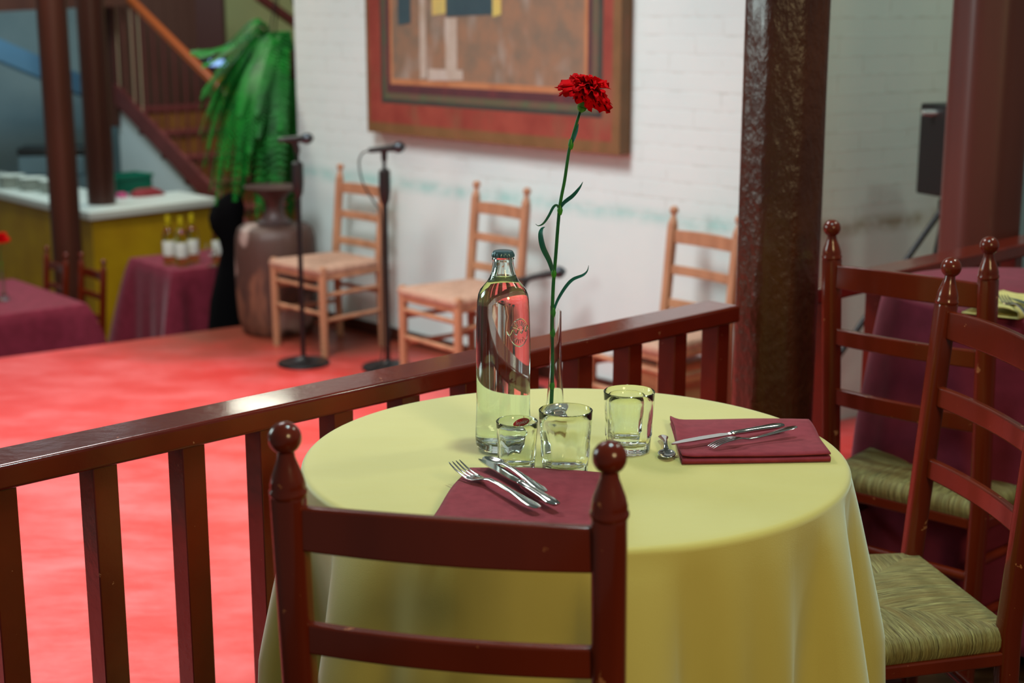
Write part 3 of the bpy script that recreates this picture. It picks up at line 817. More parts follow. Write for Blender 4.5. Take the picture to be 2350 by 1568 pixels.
big2 = dup(big, (GT[2][0], GT[2][1], TZ + 0.0012), R(4), 'large faceted glass tumbler with a small one nested inside, behind the right napkin')
small2 = tumbler((GT[2][0] - 0.004, GT[2][1], TZ + 0.0135), 'small glass tumbler nested inside the large one by the right napkin', 0.0235, 0.0275, 0.073, 10)

def text_mesh(txt, size, shear=0.0):
    cu = bpy.data.curves.new('lettering', 'FONT'); cu.body = txt; cu.size = size; cu.extrude = 0.0; cu.align_x = 'CENTER'; cu.shear = shear
    cu.resolution_u = 3
    o = bpy.data.objects.new('lettering', cu); col.objects.link(o)
    dg = bpy.context.evaluated_depsgraph_get(); me = bpy.data.meshes.new_from_object(o.evaluated_get(dg))
    vs = [v.co.copy() for v in me.vertices]; fs = [tuple(p.vertices) for p in me.polygons]
    bpy.data.objects.remove(o); bpy.data.curves.remove(cu); bpy.data.meshes.remove(me)
    return vs, fs
def tumbler_print(t):
    # red oval badge with white lettering printed on the far wall, read from inside
    r = 0.0292; lz = 0.0612
    rz = t.rotation_euler.z
    def on(u, v, lift):
        a = R(90) - rz - R(14) - u/r     # viewed from inside the glass: text runs left to right
        rr = r + 0.0008*(v/0.01) + lift
        return Vector((rr*math.cos(a), rr*math.sin(a), lz + v + 0.28*u))
    b = MB()
    def oval(u, v):
        a = 2*math.pi*u; return on(0.0125*v*math.cos(a), 0.0056*v*math.sin(a), 0.0006)
    b.grid(oval, 36, 4)
    b.grid(lambda u, v: on(-0.016 + 0.025*u, -0.0098 - 0.001*u + (0.0028 + 0.001*u)*v*math.sin(math.pi*(0.08 + 0.84*u)), 0.0006), 20, 2)
    badge = obj('red_badge', b, REDINK, t, fixn=False, label='red printed badge')
    vs, fs = text_mesh('lepior', 0.0078, 0.25)
    b = MB(); b.add([on(p.x, p.y - 0.0022, 0.0003) for p in vs], fs)
    obj('lettering', b, WHITEINK, badge, fixn=False)
    vs, fs = text_mesh('3c', 0.0045, 0.25)
    b = MB(); b.add([on(p.x + 0.003, p.y + 0.0052, 0.0003) for p in vs], fs)
    obj('lettering', b, REDINK, badge, fixn=False)
tumbler_print(small)

# folded napkins
def napkin(name, corners, z, label, m, group, seed, thick=0.0022, layers=3, wob=0.003, curl=0.0, gap=0.0042):
    # corners: back-left, back-right, front-right, front-left; folded with the round edge at the front
    BL, BR, FR, FL = [Vector((p[0], p[1], 0)) for p in corners]
    rnd = random.Random(seed); ph = [rnd.uniform(0, 6.28) for _ in range(6)]
    prof = []   # (v from back 0 to front 1, height)
    for L in range(layers):
        vs = [i/14 for i in range(15)]
        if L % 2: vs = vs[::-1]
        prof += [(v, L*gap) for v in vs]
        if L < layers - 1:
            e = 1.0 if L % 2 == 0 else 0.0; sgn = 1 if e == 1.0 else -1
            for k in range(1, 5):
                a = -math.pi/2 + math.pi*k/5
                prof.append((e + sgn*0.014*math.cos(a), L*gap + gap/2 + gap/2*math.sin(a)))
    b = MB(); NU = 30; rows = []
    tot = (layers - 1)*gap
    for v, h in prof:
        row = []
        for i in range(NU + 1):
            u = i/NU
            p = (BL.lerp(BR, u)).lerp(FL.lerp(FR, u), v)
            g = h/max(tot, 1e-6)
            hh = h*(0.9 + 0.25*math.sin(2.2*u + ph[0] + 1.5*v)) + g*wob*(0.5 + 0.5*math.sin(5*u + 3*v + ph[1])) + g*wob*0.4*math.sin(9*v + ph[2] + 2*u)
            hh += curl*g*max(0, 1 - u/0.10)**2*(1 if v < 0.75 else 0.4)
            row.append(Vector((p.x + 0.0015*math.sin(7*v + ph[3])*g, p.y, z + thick/2 + 0.0012 + hh)))
        rows.append(row)
    b.rings(rows, close=False, capa=False, capb=False)
    c = (BL + BR + FR + FL)/4
    o = obj(name, b, m, off=(c.x, c.y, z), angle=180, solid=thick, fixn=False); o.location = (c.x, c.y, z)
    return tag(o, label, 'napkin', group)
GN = 'burgundy napkins on the yellow table'
napkin('napkin', [(-0.061, 1.999), (0.130, 1.974), (0.112, 1.735), (-0.108, 1.745)], TZ, 'folded burgundy napkin behind the foreground chair back, under crossed cutlery', BURG, GN, 1)
napkin('napkin', [(0.251, 2.264), (0.468, 2.251), (0.462, 2.062), (0.245, 2.049)], TZ, 'folded burgundy napkin on the right half of the yellow table', BURG, GN, 5, layers=3, curl=0.006)
napkin('napkin', [(0.935, 3.02), (1.085, 3.215), (1.20, 3.10), (1.03, 2.955)], RTZ, 'folded pale yellow napkin on the purple table at the right', YNAP, 'yellow napkins', 8, thick=0.003, wob=0.006, layers=2, gap=0.012)

# cutlery: built along +X (0 = handle end), lying on z = 0
def strip(b, secs):
    rs = []
    for x, y, z, w_, h_ in secs:
        rs.append([Vector((x, y + w_/2*math.cos(a)*1.0, z + h_/2*math.sin(a))) for a in [2*math.pi*k/14 for k in range(14)]])
    b.rings(rs)
HANDLE = [(0.0, 0, 0.004, 0.006, 0.0016), (0.004, 0, 0.004, 0.013, 0.0024), (0.015, 0, 0.0045, 0.0175, 0.0028), (0.03, 0, 0.0055, 0.0155, 0.003), (0.06, 0, 0.0085, 0.0098, 0.0036), (0.09, 0, 0.0105, 0.0072, 0.0040), (0.112, 0, 0.0105, 0.0062, 0.0040)]
def make_fork(label, group, loc, rz, flip=False, s=1.0):
    t = thing('fork', label, 'fork', loc, rz, group); b = MB()
    sg = -1 if flip else 1
    strip(b, HANDLE + [(0.122, 0, 0.0085, 0.0072, 0.0036), (0.132, 0, 0.0055, 0.014, 0.003), (0.141, 0, 0.0035, 0.0215, 0.0024), (0.150, 0, 0.0028, 0.0235, 0.0022), (0.157, 0, 0.0030, 0.0235, 0.0022)])
    obj('handle', b, STEEL, t)
    for k in range(4):
        y = (k - 1.5)*0.0064; b = MB()
        strip(b, [(0.154, y, 0.0030, 0.0042, 0.0022), (0.165, y, 0.0036, 0.0036, 0.0021), (0.182, y*0.97, 0.0062, 0.0032, 0.0020), (0.196, y*0.93, 0.0105, 0.0026, 0.0018), (0.201, y*0.91, 0.0125, 0.001, 0.001)])
        obj('tine', b, STEEL, t)
    if flip:
        for ch in t.children:
            for v in ch.data.vertices: v.co.z = 0.015 - v.co.z
    return t
def make_knife(label, group, loc, rz):
    t = thing('table_knife', label, 'knife', loc, rz, group); b = MB()
    strip(b, [(0.0, 0, 0.005, 0.006, 0.003), (0.003, 0, 0.005, 0.013, 0.006), (0.015, 0, 0.005, 0.0165, 0.0085), (0.035, 0, 0.005, 0.0140, 0.0085), (0.065, 0, 0.005, 0.0108, 0.0078), (0.092, 0, 0.005, 0.0098, 0.0072), (0.0935, 0, 0.005, 0.0118, 0.0082), (0.097, 0, 0.005, 0.0118, 0.0082), (0.0985, 0, 0.005, 0.0096, 0.006), (0.102, 0, 0.005, 0.009, 0.004)])
    obj('handle', b, STEEL, t)
    b = MB(); rs = []
    for x, y0, y1 in ((0.099, -0.0045, 0.0045), (0.106, -0.0062, 0.0062), (0.114, -0.0090, 0.0066), (0.150, -0.0098, 0.0068), (0.180, -0.0085, 0.0066), (0.198, -0.005, 0.0060), (0.208, 0.000, 0.0045), (0.2105, 0.0030, 0.0036)):
        rs.append([Vector((x, y1, 0.0050 + 0.0009)), Vector((x, y1, 0.0050 - 0.0009)), Vector((x, y0, 0.0048)), Vector((x, y0, 0.0052))])
    b.rings(rs); obj('blade', b, STEEL, t)
    return t
def make_spoon(label, group, loc, rz, s=1.0, sx=1.0):
    t = thing('spoon', label, 'spoon', loc, rz, group); b = MB()
    strip(b, [(x*sx, y, z, w_*0.9, h_) for x, y, z, w_, h_ in HANDLE] + [(0.122*sx, 0, 0.009, 0.0072, 0.0034), (0.128*sx, 0, 0.0075, 0.008, 0.003)]); obj('handle', b, STEEL, t)
    b = MB(); x0 = 0.125*sx; Lb = 0.054*s
    def bowl(u, v, off=0.0):
        a = 2*math.pi*u; x = x0 + Lb/2 + Lb/2*v*math.cos(a); y = 0.0175*s*v*math.sin(a)*(1 - 0.12*math.cos(a))
        return Vector((x, y, 0.0022 + 0.0072*(s if s == 1.0 else s*0.75)*v**2.2 + off))
    b.grid(lambda u, v: bowl(u, v), 32, 8, closeu=True); obj('bowl', b, STEEL, t, fixn=True, solid=0.0014, angle=180)
    return t
NZ = TZ + 0.0165
GF = 'cutlery on the yellow table'
def place(o, a, b, roll=0.0, pitch=0.0):
    a, b = Vector(a), Vector(b); d = b - a
    o.location = a; o.rotation_euler = (roll, -math.asin(max(-1, min(1, d.z/d.length))), math.atan2(d.y, d.x)); return o
def tip(o, b, a, L):
    a, b = Vector(a), Vector(b); return place(o, b + (a - b).normalized()*L, b)
# front setting: handles run to the lower right, under the sight line of the chair back
f1 = make_fork('steel fork on the burgundy napkin behind the foreground chair', GF, (0, 0, 0), 0)
tip(f1, (-0.080, 1.962, NZ + 0.004), (0.047, 1.778, NZ + 0.001), 0.201)
k1 = make_knife('steel knife lying across the front burgundy napkin beside the fork', GF, (0, 0, 0), 0)
tip(k1, (-0.044, 1.990, NZ + 0.006), (0.070, 1.784, NZ + 0.001), 0.2105)
s1 = make_spoon('steel spoon under the knife, bowl showing beside the small tumbler', GF, (0, 0, 0), 0, s=0.78)
tip(s1, (-0.043, 2.014, NZ + 0.004), (0.086, 1.783, NZ + 0.002), 0.179)
# right setting
k2 = make_knife('steel knife resting across the right napkin with its tip on the spoon', GF, (0, 0, 0), 0)
place(k2, (0.415, 2.183, NZ + 0.001), (0.233, 2.082, NZ + 0.001), roll=0.0)
f2_ = make_fork('steel fork turned tines down on the right napkin below the knife', GF, (0, 0, 0), 0, flip=True)
place(f2_, (0.430, 2.156, NZ + 0.002), (0.279, 2.072, NZ - 0.001)); f2_.scale = (0.8,)*3
s2_ = make_spoon('small steel teaspoon lying left of the right napkin', GF, (0, 0, 0), 0, s=0.72, sx=0.6)
tip(s2_, (0.226, 2.062, TZ + 0.001), (0.230, 2.172, TZ + 0.004), 0.114)
# cutlery on the far right table
f3 = make_fork('steel fork on the pale yellow napkin of the right purple table', 'cutlery on the purple table', (0, 0, 0), 0)
pa = at(2370, 735, z=RTZ + 0.020); pb = at(2300, 690, z=RTZ + 0.020)
place(f3, pa, pb)
k3 = make_knife('steel knife on the pale yellow napkin at the right frame edge', 'cutlery on the purple table', (0, 0, 0), 0)
pa = at(2440, 735, z=RTZ + 0.020); pb = at(2322, 690, z=RTZ + 0.020)
place(k3, pa, pb)

# ------------------------------------------------------------------ painting
def painting():
    t = thing('painting', 'large abstract painting with red-brown border hanging on the white brick wall', 'painting', wp(0.5, 0, 1.0))
    o = wp(0.5, 0, 1.0); d = 0.07
    x0, x1, zb, zt = -0.31, 1.365, 0.815, 2.25
    b = MB()
    xs = [(x0, x0 + 0.03, 'e'), ]
    L, Rr = x0, x1
    X = [L, L + 0.022, L + 0.115, L + 0.135, L + 0.155, L + 0.185, L + 0.205, Rr - 0.205, Rr - 0.185, Rr - 0.16, Rr - 0.125, Rr - 0.10, Rr - 0.045, Rr]
    Z = [zb, zb + 0.05, zb + 0.145, zb + 0.165, zb + 0.195, zb + 0.235, zb + 0.262, zt - 0.26, zt - 0.235, zt - 0.195, zt - 0.165, zt - 0.145, zt - 0.05, zt]
    order = [1, 0, 2, 9, 3, 4]   # ochre, red, dark green, dark green, plum, orange
    for i in range(13):
        for j in range(13):
            k = min(i, 12 - i, j, 12 - j)
            mi = order[k] if k < 6 else 5
            P = [wp(X[i], d, Z[j]), wp(X[i + 1], d, Z[j]), wp(X[i + 1], d, Z[j + 1]), wp(X[i], d, Z[j + 1])]
            b.add(P, [(0, 1, 2, 3)], mi)
    # sides
    A = [wp(x0, d, zb), wp(x1, d, zb), wp(x1, d, zt), wp(x0, d, zt)]; B = [wp(x0, 0.004, zb), wp(x1, 0.004, zb), wp(x1, 0.004, zt), wp(x0, 0.004, zt)]
    for i in range(4):
        k = (i + 1) % 4; b.add([A[i], A[k], B[k], B[i]], [(0, 1, 2, 3)], 1)
    b.add(B, [(3, 2, 1, 0)], 1)
    # blocks painted on the mottled field
    def blk(xa, xb, za, zc, mi, e=0.0016):
        b.add([wp(xa, d + e, za), wp(xb, d + e, za + 0.01), wp(xb, d + e, zc), wp(xa, d + e, zc)], [(0, 1, 2, 3)], mi)
    blk(-0.06, 0.035, 1.325, 2.0, 6); blk(0.29, 0.60, 1.365, 2.0, 6)
    blk(0.19, 0.285, 1.37, 1.75, 7); blk(0.60, 0.655, 1.365, 1.8, 7)
    blk(0.10, 0.145, 1.08, 1.5, 8); blk(0.28, 0.36, 1.12, 1.36, 8, 0.001); blk(0.16, 0.40, 1.075, 1.13, 8)
    obj('canvas', b, [P_RED, P_OCH, P_DGR, P_PUR, P_ORA, P_MOT, P_TEAL, P_YEL, P_PALE, P_MIX], t, off=o, smooth=False, fixn=False)
painting()

# ------------------------------------------------------------------ stage equipment
def mic_body(t, a, b_, o):
    a, b_ = Vector(a), Vector(b_); d = (b_ - a).normalized(); L = (b_ - a).length
    b = MB(); b.tube([a, a + d*(L - 0.045), a + d*(L - 0.035)], [0.0115, 0.0165, 0.02], 16); m = obj('microphone', b, BLACK, t, off=o)
    b = MB(); pts = [a + d*(L - 0.036 + 0.05*k/8) for k in range(9)]
    b.tube(pts, [0.019, 0.0245, 0.026, 0.0262, 0.0255, 0.0235, 0.019, 0.012, 0.003], 16); obj('grille', b, GRILLE, m, off=o)
def mic_stand(base, top, micA, micB, label, cable=None):
    o = Vector(base); t = thing('microphone_stand', label, 'microphone stand', base); x, y, z0 = base
    b = MB(); b.lathe([(0.005, 0.0), (0.118, 0.0), (0.122, 0.006), (0.118, 0.014), (0.05, 0.022), (0.02, 0.034), (0.015, 0.04)], base, 40); obj('base', b, BLACKM, t, off=o)
    zt = top[2]
    b = MB(); b.tube([(x, y, z0 + 0.03), (x, y, zt - 0.2)], 0.0115); obj('lower_tube', b, BLACKM, t, off=o)
    b = MB(); b.lathe([(0.012, zt - 0.24), (0.022, zt - 0.215), (0.027, zt - 0.17), (0.026, zt - 0.085), (0.016, zt - 0.075)], (x, y, 0), 20); obj('clutch_grip', b, BLACK, t, off=o)
    b = MB(); b.tube([(x, y, zt - 0.08), (x, y, zt - 0.02)], 0.0085); obj('upper_tube', b, BLACKM, t, off=o)
    A, B_ = Vector(micA), Vector(micB); mid = A.lerp(B_, 0.45)
    b = MB(); b.tube([(x, y, zt - 0.04), Vector((x, y, zt - 0.02)), mid], [0.013, 0.014, 0.015]); obj('clip', b, BLACK, t, off=o)
    mic_body(t, A, B_, o)
    if cable:
        b = MB(); b.tube(catmull(cable, 8), 0.004, 8); obj('cable', b, BLACK, t, off=o)
    return t
mic_stand((-0.973, 6.73, ZS), (0, 0, 0.80), (-1.055, 6.74, 0.818), (-0.905, 6.70, 0.832), 'black microphone stand on the stage nearest the green fern')
mic_stand((-0.572, 6.65, ZS), (0, 0, 0.775), (-0.64, 6.66, 0.780), (-0.487, 6.62, 0.800), 'black microphone stand with hanging cable on the stage, left of the bottle',
          [(-0.64, 6.66, 0.78), (-0.672, 6.66, 0.765), (-0.686, 6.66, 0.72), (-0.668, 6.655, 0.63), (-0.62, 6.645, 0.55), (-0.592, 6.635, 0.50), (-0.588, 6.635, 0.3), (-0.592, 6.635, 0.0), (-0.60, 6.62, -0.17), (-0.66, 6.5, -0.21)])
def low_mic():
    base = (0.03, 6.2, ZS); o = Vector(base); t = thing('microphone_stand', 'low black boom microphone stand between bottle and carnation stem', 'microphone stand', base)
    b = MB(); b.lathe([(0.005, 0.0), (0.118, 0.0), (0.122, 0.006), (0.118, 0.014), (0.05, 0.022), (0.015, 0.04)], base, 40); obj('base', b, BLACKM, t, off=o)
    b = MB(); b.tube([(0.03, 6.2, ZS + 0.03), (0.03, 6.2, 0.2)], 0.0115); obj('lower_tube', b, BLACKM, t, off=o)
    b = MB(); b.tube(catmull([(0.03, 6.2, 0.19), (0.045, 6.2, 0.235), (0.065, 6.2, 0.275), (0.105, 6.19, 0.292), (0.14, 6.18, 0.297)], 6), 0.013); obj('boom_arm', b, BLACK, t, off=o)
    b = MB(); b.tube([(-0.005, 6.2, 0.268), (0.09, 6.2, 0.286)], 0.010); obj('counter_arm', b, BLACKM, t, off=o)
    mic_body(t, (0.09, 6.19, 0.290), (0.215, 6.16, 0.318), o)
low_mic()

def barrel():
    c = (-1.205, 7.47, ZS)
    t = thing('wooden_barrel', 'weathered hollow-log barrel standing on the stage below the fern', 'barrel', c)
    prof = [(0.001, 0.0), (0.165, 0.0), (0.182, 0.02), (0.198, 0.08), (0.206, 0.18), (0.209, 0.29), (0.208, 0.40), (0.203, 0.49), (0.190, 0.535), (0.165, 0.552), (0.001, 0.556)]
    b = MB(); b.lathe(prof, segs=64, cap=False, mod=lambda a, z, r: 1 + 0.012*math.sin(3*a + 4*z) + 0.008*math.sin(8*a - 6*z)); obj('log_body', b, BARREL, t)
    for z in (0.07, 0.47):
        pass
    t2 = thing('iron_urn', 'dark flared iron urn standing on top of the log barrel', 'urn', (c[0], c[1], c[2] + 0.556))
    b = MB(); b.lathe([(0.001, 0.0), (0.088, 0.0), (0.088, 0.012), (0.06, 0.03), (0.048, 0.06), (0.046, 0.10), (0.056, 0.13), (0.095, 0.165), (0.145, 0.182), (0.150, 0.19), (0.138, 0.19), (0.09, 0.172), (0.001, 0.15)], segs=48, cap=False)
    obj('urn_body', b, CLAY, t2)
barrel()

# fern hanging at the end of the white wall
def fern():
    c = at(650, 118, y=8.15); rnd = random.Random(4)
    t = thing('hanging_fern', 'big green fern hanging in a basket at the left end of the white brick wall', 'plant', c)
    b = MB(); b.lathe([(0.03, -0.16), (0.09, -0.14), (0.13, -0.07), (0.15, 0.0), (0.14, 0.01), (0.12, -0.02), (0.001, -0.03)], c, 24); obj('basket', b, FERN2, t, off=c)
    b = MB()
    for k in range(3):
        a = 2*math.pi*k/3; b.tube([c + Vector((0.14*math.cos(a), 0.14*math.sin(a), 0)), c + Vector((0, 0, 0.45)), c + Vector((0, 0, 1.3))], 0.004, 6)
    obj('hanger', b, BLACKM, t, off=c)
    b = MB()
    for k in range(190):
        a = rnd.uniform(R(130), R(300)) if k % 4 else rnd.uniform(0, 2*math.pi)
        f0 = rnd.random(); out = 0.10 + 0.36*f0; drop = rnd.uniform(0.35, 0.95) - 0.12*f0; up = rnd.uniform(0.02, 0.10); wk = 1.0
        if k % 15 == 0: up = rnd.uniform(0.08, 0.2); out = rnd.uniform(0.35, 0.5); drop = rnd.uniform(-0.05, 0.25); a = rnd.uniform(R(165), R(215)); wk = 0.5
        dirv = Vector((math.cos(a), math.sin(a), 0))
        if dirv.x > 0.1: out *= 0.2
        P = catmull([c + dirv*0.04, c + dirv*out*0.30 + Vector((0, 0, up)), c + dirv*out*0.66 + Vector((0, 0, up*0.3 - drop*0.26)), c + dirv*out*0.9 + Vector((0, 0, -drop*0.62)), c + dirv*out*1.04 + Vector((0, 0, -drop))], 9)
        m = len(P); 
        for i in range(2, m - 1):
            f = i/m; d = (P[i + 1] - P[i - 1]).normalized(); s0 = d.cross(Vector((0, 0, 1)) + dirv*0.5)
            if s0.length < 1e-3: continue
            s0.normalize(); wl = 0.052*wk*math.sin(math.pi*(0.12 + 0.86*f))**0.8
            for sg in (-1, 1):
                q = P[i] + s0*sg*wl + d*wl*0.35 + Vector((0, 0, -0.012))
                b.add([P[i] - d*0.007, P[i] + d*0.007, q + d*0.004, q - d*0.004], [(0, 1, 2, 3)])
        b.tube(P[::3], 0.0025, 4)
    obj('fronds', b, FERN, t, off=c, fixn=False, smooth=False)
fern()

def draped_stand():
    y = 7.95; c = at(505, 775, y=y); z0 = Z2
    pz = lambda py: at(520, py, y=y).z
    t = thing('draped_stand', 'tall black draped stand between the wine table and the log barrel', 'stand', (c.x, y, z0))
    rows = []; 
    prof = [(470, 548, z0), (472, 548, pz(752)), (480, 548, pz(690)), (498, 550, pz(620)), (510, 552, pz(575)), (505, 556, pz(550)), (488, 560, pz(525)), (484, 562, pz(500)), (492, 566, pz(475)), (510, 560, pz(455)), (530, 550, pz(442))]
    for l, r_, z in prof:
        a = at(l, 600, y=y).x; d = at(r_, 600, y=y).x; cx = (a + d)/2; w_ = (d - a)/2
        rows.append([Vector((cx + w_*math.cos(q)*(1 + 0.04*math.sin(6*q)), y + 0.8*w_*math.sin(q)*(1 + 0.04*math.sin(5*q)), z)) for q in [2*math.pi*k/32 for k in range(32)]])
    b = MB(); b.rings(rows); obj('drape', b, DRAPE, t, off=(c.x, y, z0))
draped_stand()

# cajon-like wooden box drum under the stage chair next to the column
def box_drum():
    c = Vector((0.575, 5.46, ZS)); t = thing('box_drum', 'tan wooden box drum under the stage chair nearest the column', 'drum', c, math.atan2(WD.y, WD.x))
    b = MB(); b.box((0, 0, 0.165), (0.24, 0.24, 0.33)); obj('box', b, mat('drum_ply', (190, 150, 106), 0.45, (176, 134, 92), 6), t, bevel=0.006)
    b = MB(); b.lathe([(0.001, 0), (0.052, 0), (0.055, 0.002), (0.001, 0.003)], (-0.06, -0.121, 0.20), 32, Matrix.Rotation(R(90), 3, 'X'), cap=False); obj('sound_hole', b, BLACK, t)
box_drum()

# slim post seen between column and chair
def slim_post():
    p = at(1873, 830, y=4.6); p2 = at(1877, 742, y=4.6)
    t = thing('stage_post', 'slim turned wooden post with a dark rounded top, just right of the dark column', 'post', (p.x, 4.6, ZS))
    h = p2.z - ZS
    b = MB(); b.lathe([(0.014, 0), (0.016, 0.15), (0.013, 0.3), (0.017, h - 0.06), (0.012, h - 0.03)], segs=20); obj('shaft', b, BAREW, t)
    b = MB(); b.lathe([(0.010, h - 0.032), (0.018, h - 0.02), (0.019, h - 0.008), (0.012, h + 0.004), (0.001, h + 0.008)], segs=20); obj('knob', b, BLACKM, t)
slim_post()

# loudspeaker on tripod
def speaker():
    y = 5.35; c = at(2180, 345, y=y); zt = at(2150, 238, y=y).z; zb = at(2150, 447, y=y).z
    t = thing('loudspeaker', 'black loudspeaker on its stand beside the oxblood column at right', 'loudspeaker', (c.x, y, zb))
    b = MB(); M = Matrix.Rotation(R(24), 3, 'Z')
    w_ = 0.15
    b.box((0, 0, (zt - zb)/2), (w_, 0.17, zt - zb), M); obj('cabinet', b, BLACK, t, bevel=0.008)
    b = MB(); b.box(M @ Vector((0, -0.088, (zt - zb)/2)), (w_ - 0.03, 0.006, zt - zb - 0.04), M); obj('grille', b, BLACKM, t)
    b = MB(); b.tube([Vector((-0.115, -0.03, zt - zb - 0.03)), Vector((-0.055, -0.03, zt - zb - 0.03))], 0.011); obj('handle', b, CHROME, t, label='silver handle')
    s = thing('speaker_stand', 'black tripod stand carrying the loudspeaker, behind the railing at right', 'stand', (c.x, y, ZS))
    o = Vector((c.x, y, ZS))
    b = MB(); b.tube([(c.x, y, ZS + 0.1), (c.x, y, zb)], 0.017); obj('pole', b, BLACKM, s, off=o)
    for k, q in enumerate((at(2060, 625, y=y - 0.05), at(2135, 640, y=y - 0.25), at(2230, 620, y=y + 0.2))):
        top = Vector((c.x, y, zb - 0.03)); d = q - top; foot = top + d*((top.z - ZS - 0.006)/(-d.z))
        b = MB(); b.tube([top, foot], 0.011); obj('leg', b, BLACKM, s, off=o)
    b = MB(); b.lathe([(0.02, zb - 0.07), (0.03, zb - 0.06), (0.03, zb - 0.02), (0.02, zb - 0.01)], (c.x, y, 0), 16); obj('collar', b, BLACKM, s, off=o)
speaker()

# ------------------------------------------------------------------ the hall at the left: bar, posts, stairs
BZ = Z2 + 1.0
bc = at(205, 488, z=BZ); bl = at(0, 440, z=BZ); br_ = at(492, 455, z=BZ)
dl = (bl - bc).normalized(); dr = (br_ - bc).normalized()
def bar():
    t = thing('bar_counter', 'mustard yellow bar counter with a white top in the hall at left', 'bar', (bc.x, bc.y, Z2)); o = Vector((bc.x, bc.y, Z2))
    L1 = bc + dl*3.2; R1 = br_ + dr*0.02
    nl = Vector((-dl.y, dl.x, 0)); nl = nl if nl.y > 0 else -nl
    nl = Vector((dr.x, dr.y, 0)); nr = Vector((dl.x, dl.y, 0))      # inner directions
    dep = 0.55
    ov = 0.035
    def poly(e):   # L-shaped outline shrunk by e on the outside
        p0 = bc + (dl + dr).normalized()*e*1.3
        return [L1 + dr*e, p0, R1 + dl*e, R1 + dl*dep, bc + dl*dep + dr*dep, L1 + dr*dep]
    b = MB(); b.rings([[Vector((p.x, p.y, z)) for p in poly(0)] for z in (BZ - 0.055, BZ)]); obj('countertop', b, WHITETOP, t, off=o, bevel=0.008)
    b = MB(); b.rings([[Vector((p.x, p.y, z)) for p in poly(ov)] for z in (Z2 + 0.002, BZ - 0.056)]); obj('yellow_front', b, YPANEL, t, off=o, smooth=False)
bar()
def round_post(name, label, p, r, z0, z1):
    b = MB(); b.lathe([(r, z0), (r*0.98, z0 + 0.5), (r*0.96, z1)], (p.x, p.y, 0), 32)
    o = obj(name, b, DARKW, off=(p.x, p.y, z0)); o.location = (p.x, p.y, z0); return tag(o, label, 'column', 'dark round wooden posts by the bar')
p1 = at(150, 500, y=8.95); p2 = at(234, 468, z=BZ)
round_post('wooden_post', 'dark brown round post standing in front of the bar, left one of two', p1, 0.091, Z2, 2.6)
round_post('wooden_post', 'dark brown round post standing on the white bar top, right one of two', p2, 0.092, BZ + 0.001, 2.6)
# things on the bar
def crate():
    p = at(305, 442, z=BZ) + dl*0.10
    t = thing('plastic_crate', 'green plastic crate on the white bar top right of the post', 'crate', (p.x, p.y, BZ + 0.001), math.atan2(dr.y, dr.x))
    b = MB(); w_, d_, h_ = 0.30, 0.2, 0.125
    for c_, s_ in (((0, 0, 0.006), (w_, d_, 0.012)), ((0, -d_/2 + 0.006, h_/2), (w_, 0.012, h_)), ((0, d_/2 - 0.006, h_/2), (w_, 0.012, h_)), ((-w_/2 + 0.006, 0, h_/2), (0.012, d_, h_)), ((w_/2 - 0.006, 0, h_/2), (0.012, d_, h_))): b.box(c_, s_)
    obj('crate_body', b, GREENC, t)
    b = MB(); b.box((0, -d_/2 - 0.004, h_ - 0.012), (w_ + 0.016, 0.014, 0.02)); b.box((0, d_/2 + 0.004, h_ - 0.012), (w_ + 0.016, 0.014, 0.02)); obj('rim', b, GREENC, t)
crate()
def lump(name, label, cat, p, size, m, seed, rz):
    rnd = random.Random(seed); b = MB(); ph = [rnd.uniform(0, 6.28) for _ in range(4)]
    def fn(u, v):
        a = 2*math.pi*u; k = math.sin(math.pi*v/2)
        ex = abs(math.cos(a))**0.6*math.copysign(1, math.cos(a)); ey = abs(math.sin(a))**0.6*math.copysign(1, math.sin(a))
        return Vector((size[0]/2*ex*k, size[1]/2*ey*k, size[2]*(1 - k**5)*(1 + 0.12*math.sin(3*a + ph[0])) + 0.001))
    b.grid(fn, 40, 12, closeu=True)
    b.rings([[fn(i/40, 1) for i in range(40)], [fn(i/40, 1)*0.01 for i in range(40)]])
    o = obj(name, b, m); o.location = p; o.rotation_euler = (0, 0, rz); return tag(o, label, cat)
q = at(345, 450, z=BZ) + dl*0.04; lump('folded_cloth', 'dark red folded cloth on the white bar top before the green crate', 'cloth', (q.x, q.y, BZ + 0.001), (0.26, 0.13, 0.045), REDC, 2, math.atan2(dr.y, dr.x))
q = at(284, 454, z=BZ) + dl*0.03; lump('folded_cloth', 'small bright pink cloth on the bar top beside the right post', 'cloth', (q.x, q.y, BZ + 0.001), (0.07, 0.08, 0.03), PINK, 3, math.atan2(dr.y, dr.x))
for k in range(3):
    q = at(28 + 48*k, 430 + 6*k, z=BZ) 
    t = thing('plate_stack', 'stack of white china plates on the bar, %s of three' % ('left one', 'middle one', 'right one')[k], 'plates', (q.x, q.y, BZ + 0.001), 0, 'stacks of white china on the bar')
    for j in range(7):
        b = MB(); z = j*0.012; b.lathe([(0.001, z), (0.06, z), (0.10, z + 0.014), (0.101, z + 0.017), (0.058, z + 0.004), (0.001, z + 0.004)], segs=28, cap=False); obj('plate', b, CHINA, t)
q = at(128, 400, y=11.75)
t = thing('coffee_machine', 'grey coffee machine with a black top behind the bar, behind the left post', 'coffee machine', (q.x, q.y, Z2), R(7))
hz = at(135, 335, y=q.y).z - Z2
b = MB(); b.box((0, 0, hz - 0.14), (0.5, 0.32, 0.15)); obj('body', b, GREY, t, bevel=0.01)
b = MB(); b.box((0, 0, hz - 0.033), (0.51, 0.33, 0.06)); obj('top', b, BLACK, t, bevel=0.01)
b = MB(); b.box((0, 0, (hz - 0.22)/2), (0.6, 0.4, hz - 0.22)); obj('cupboard', b, GREY, t)

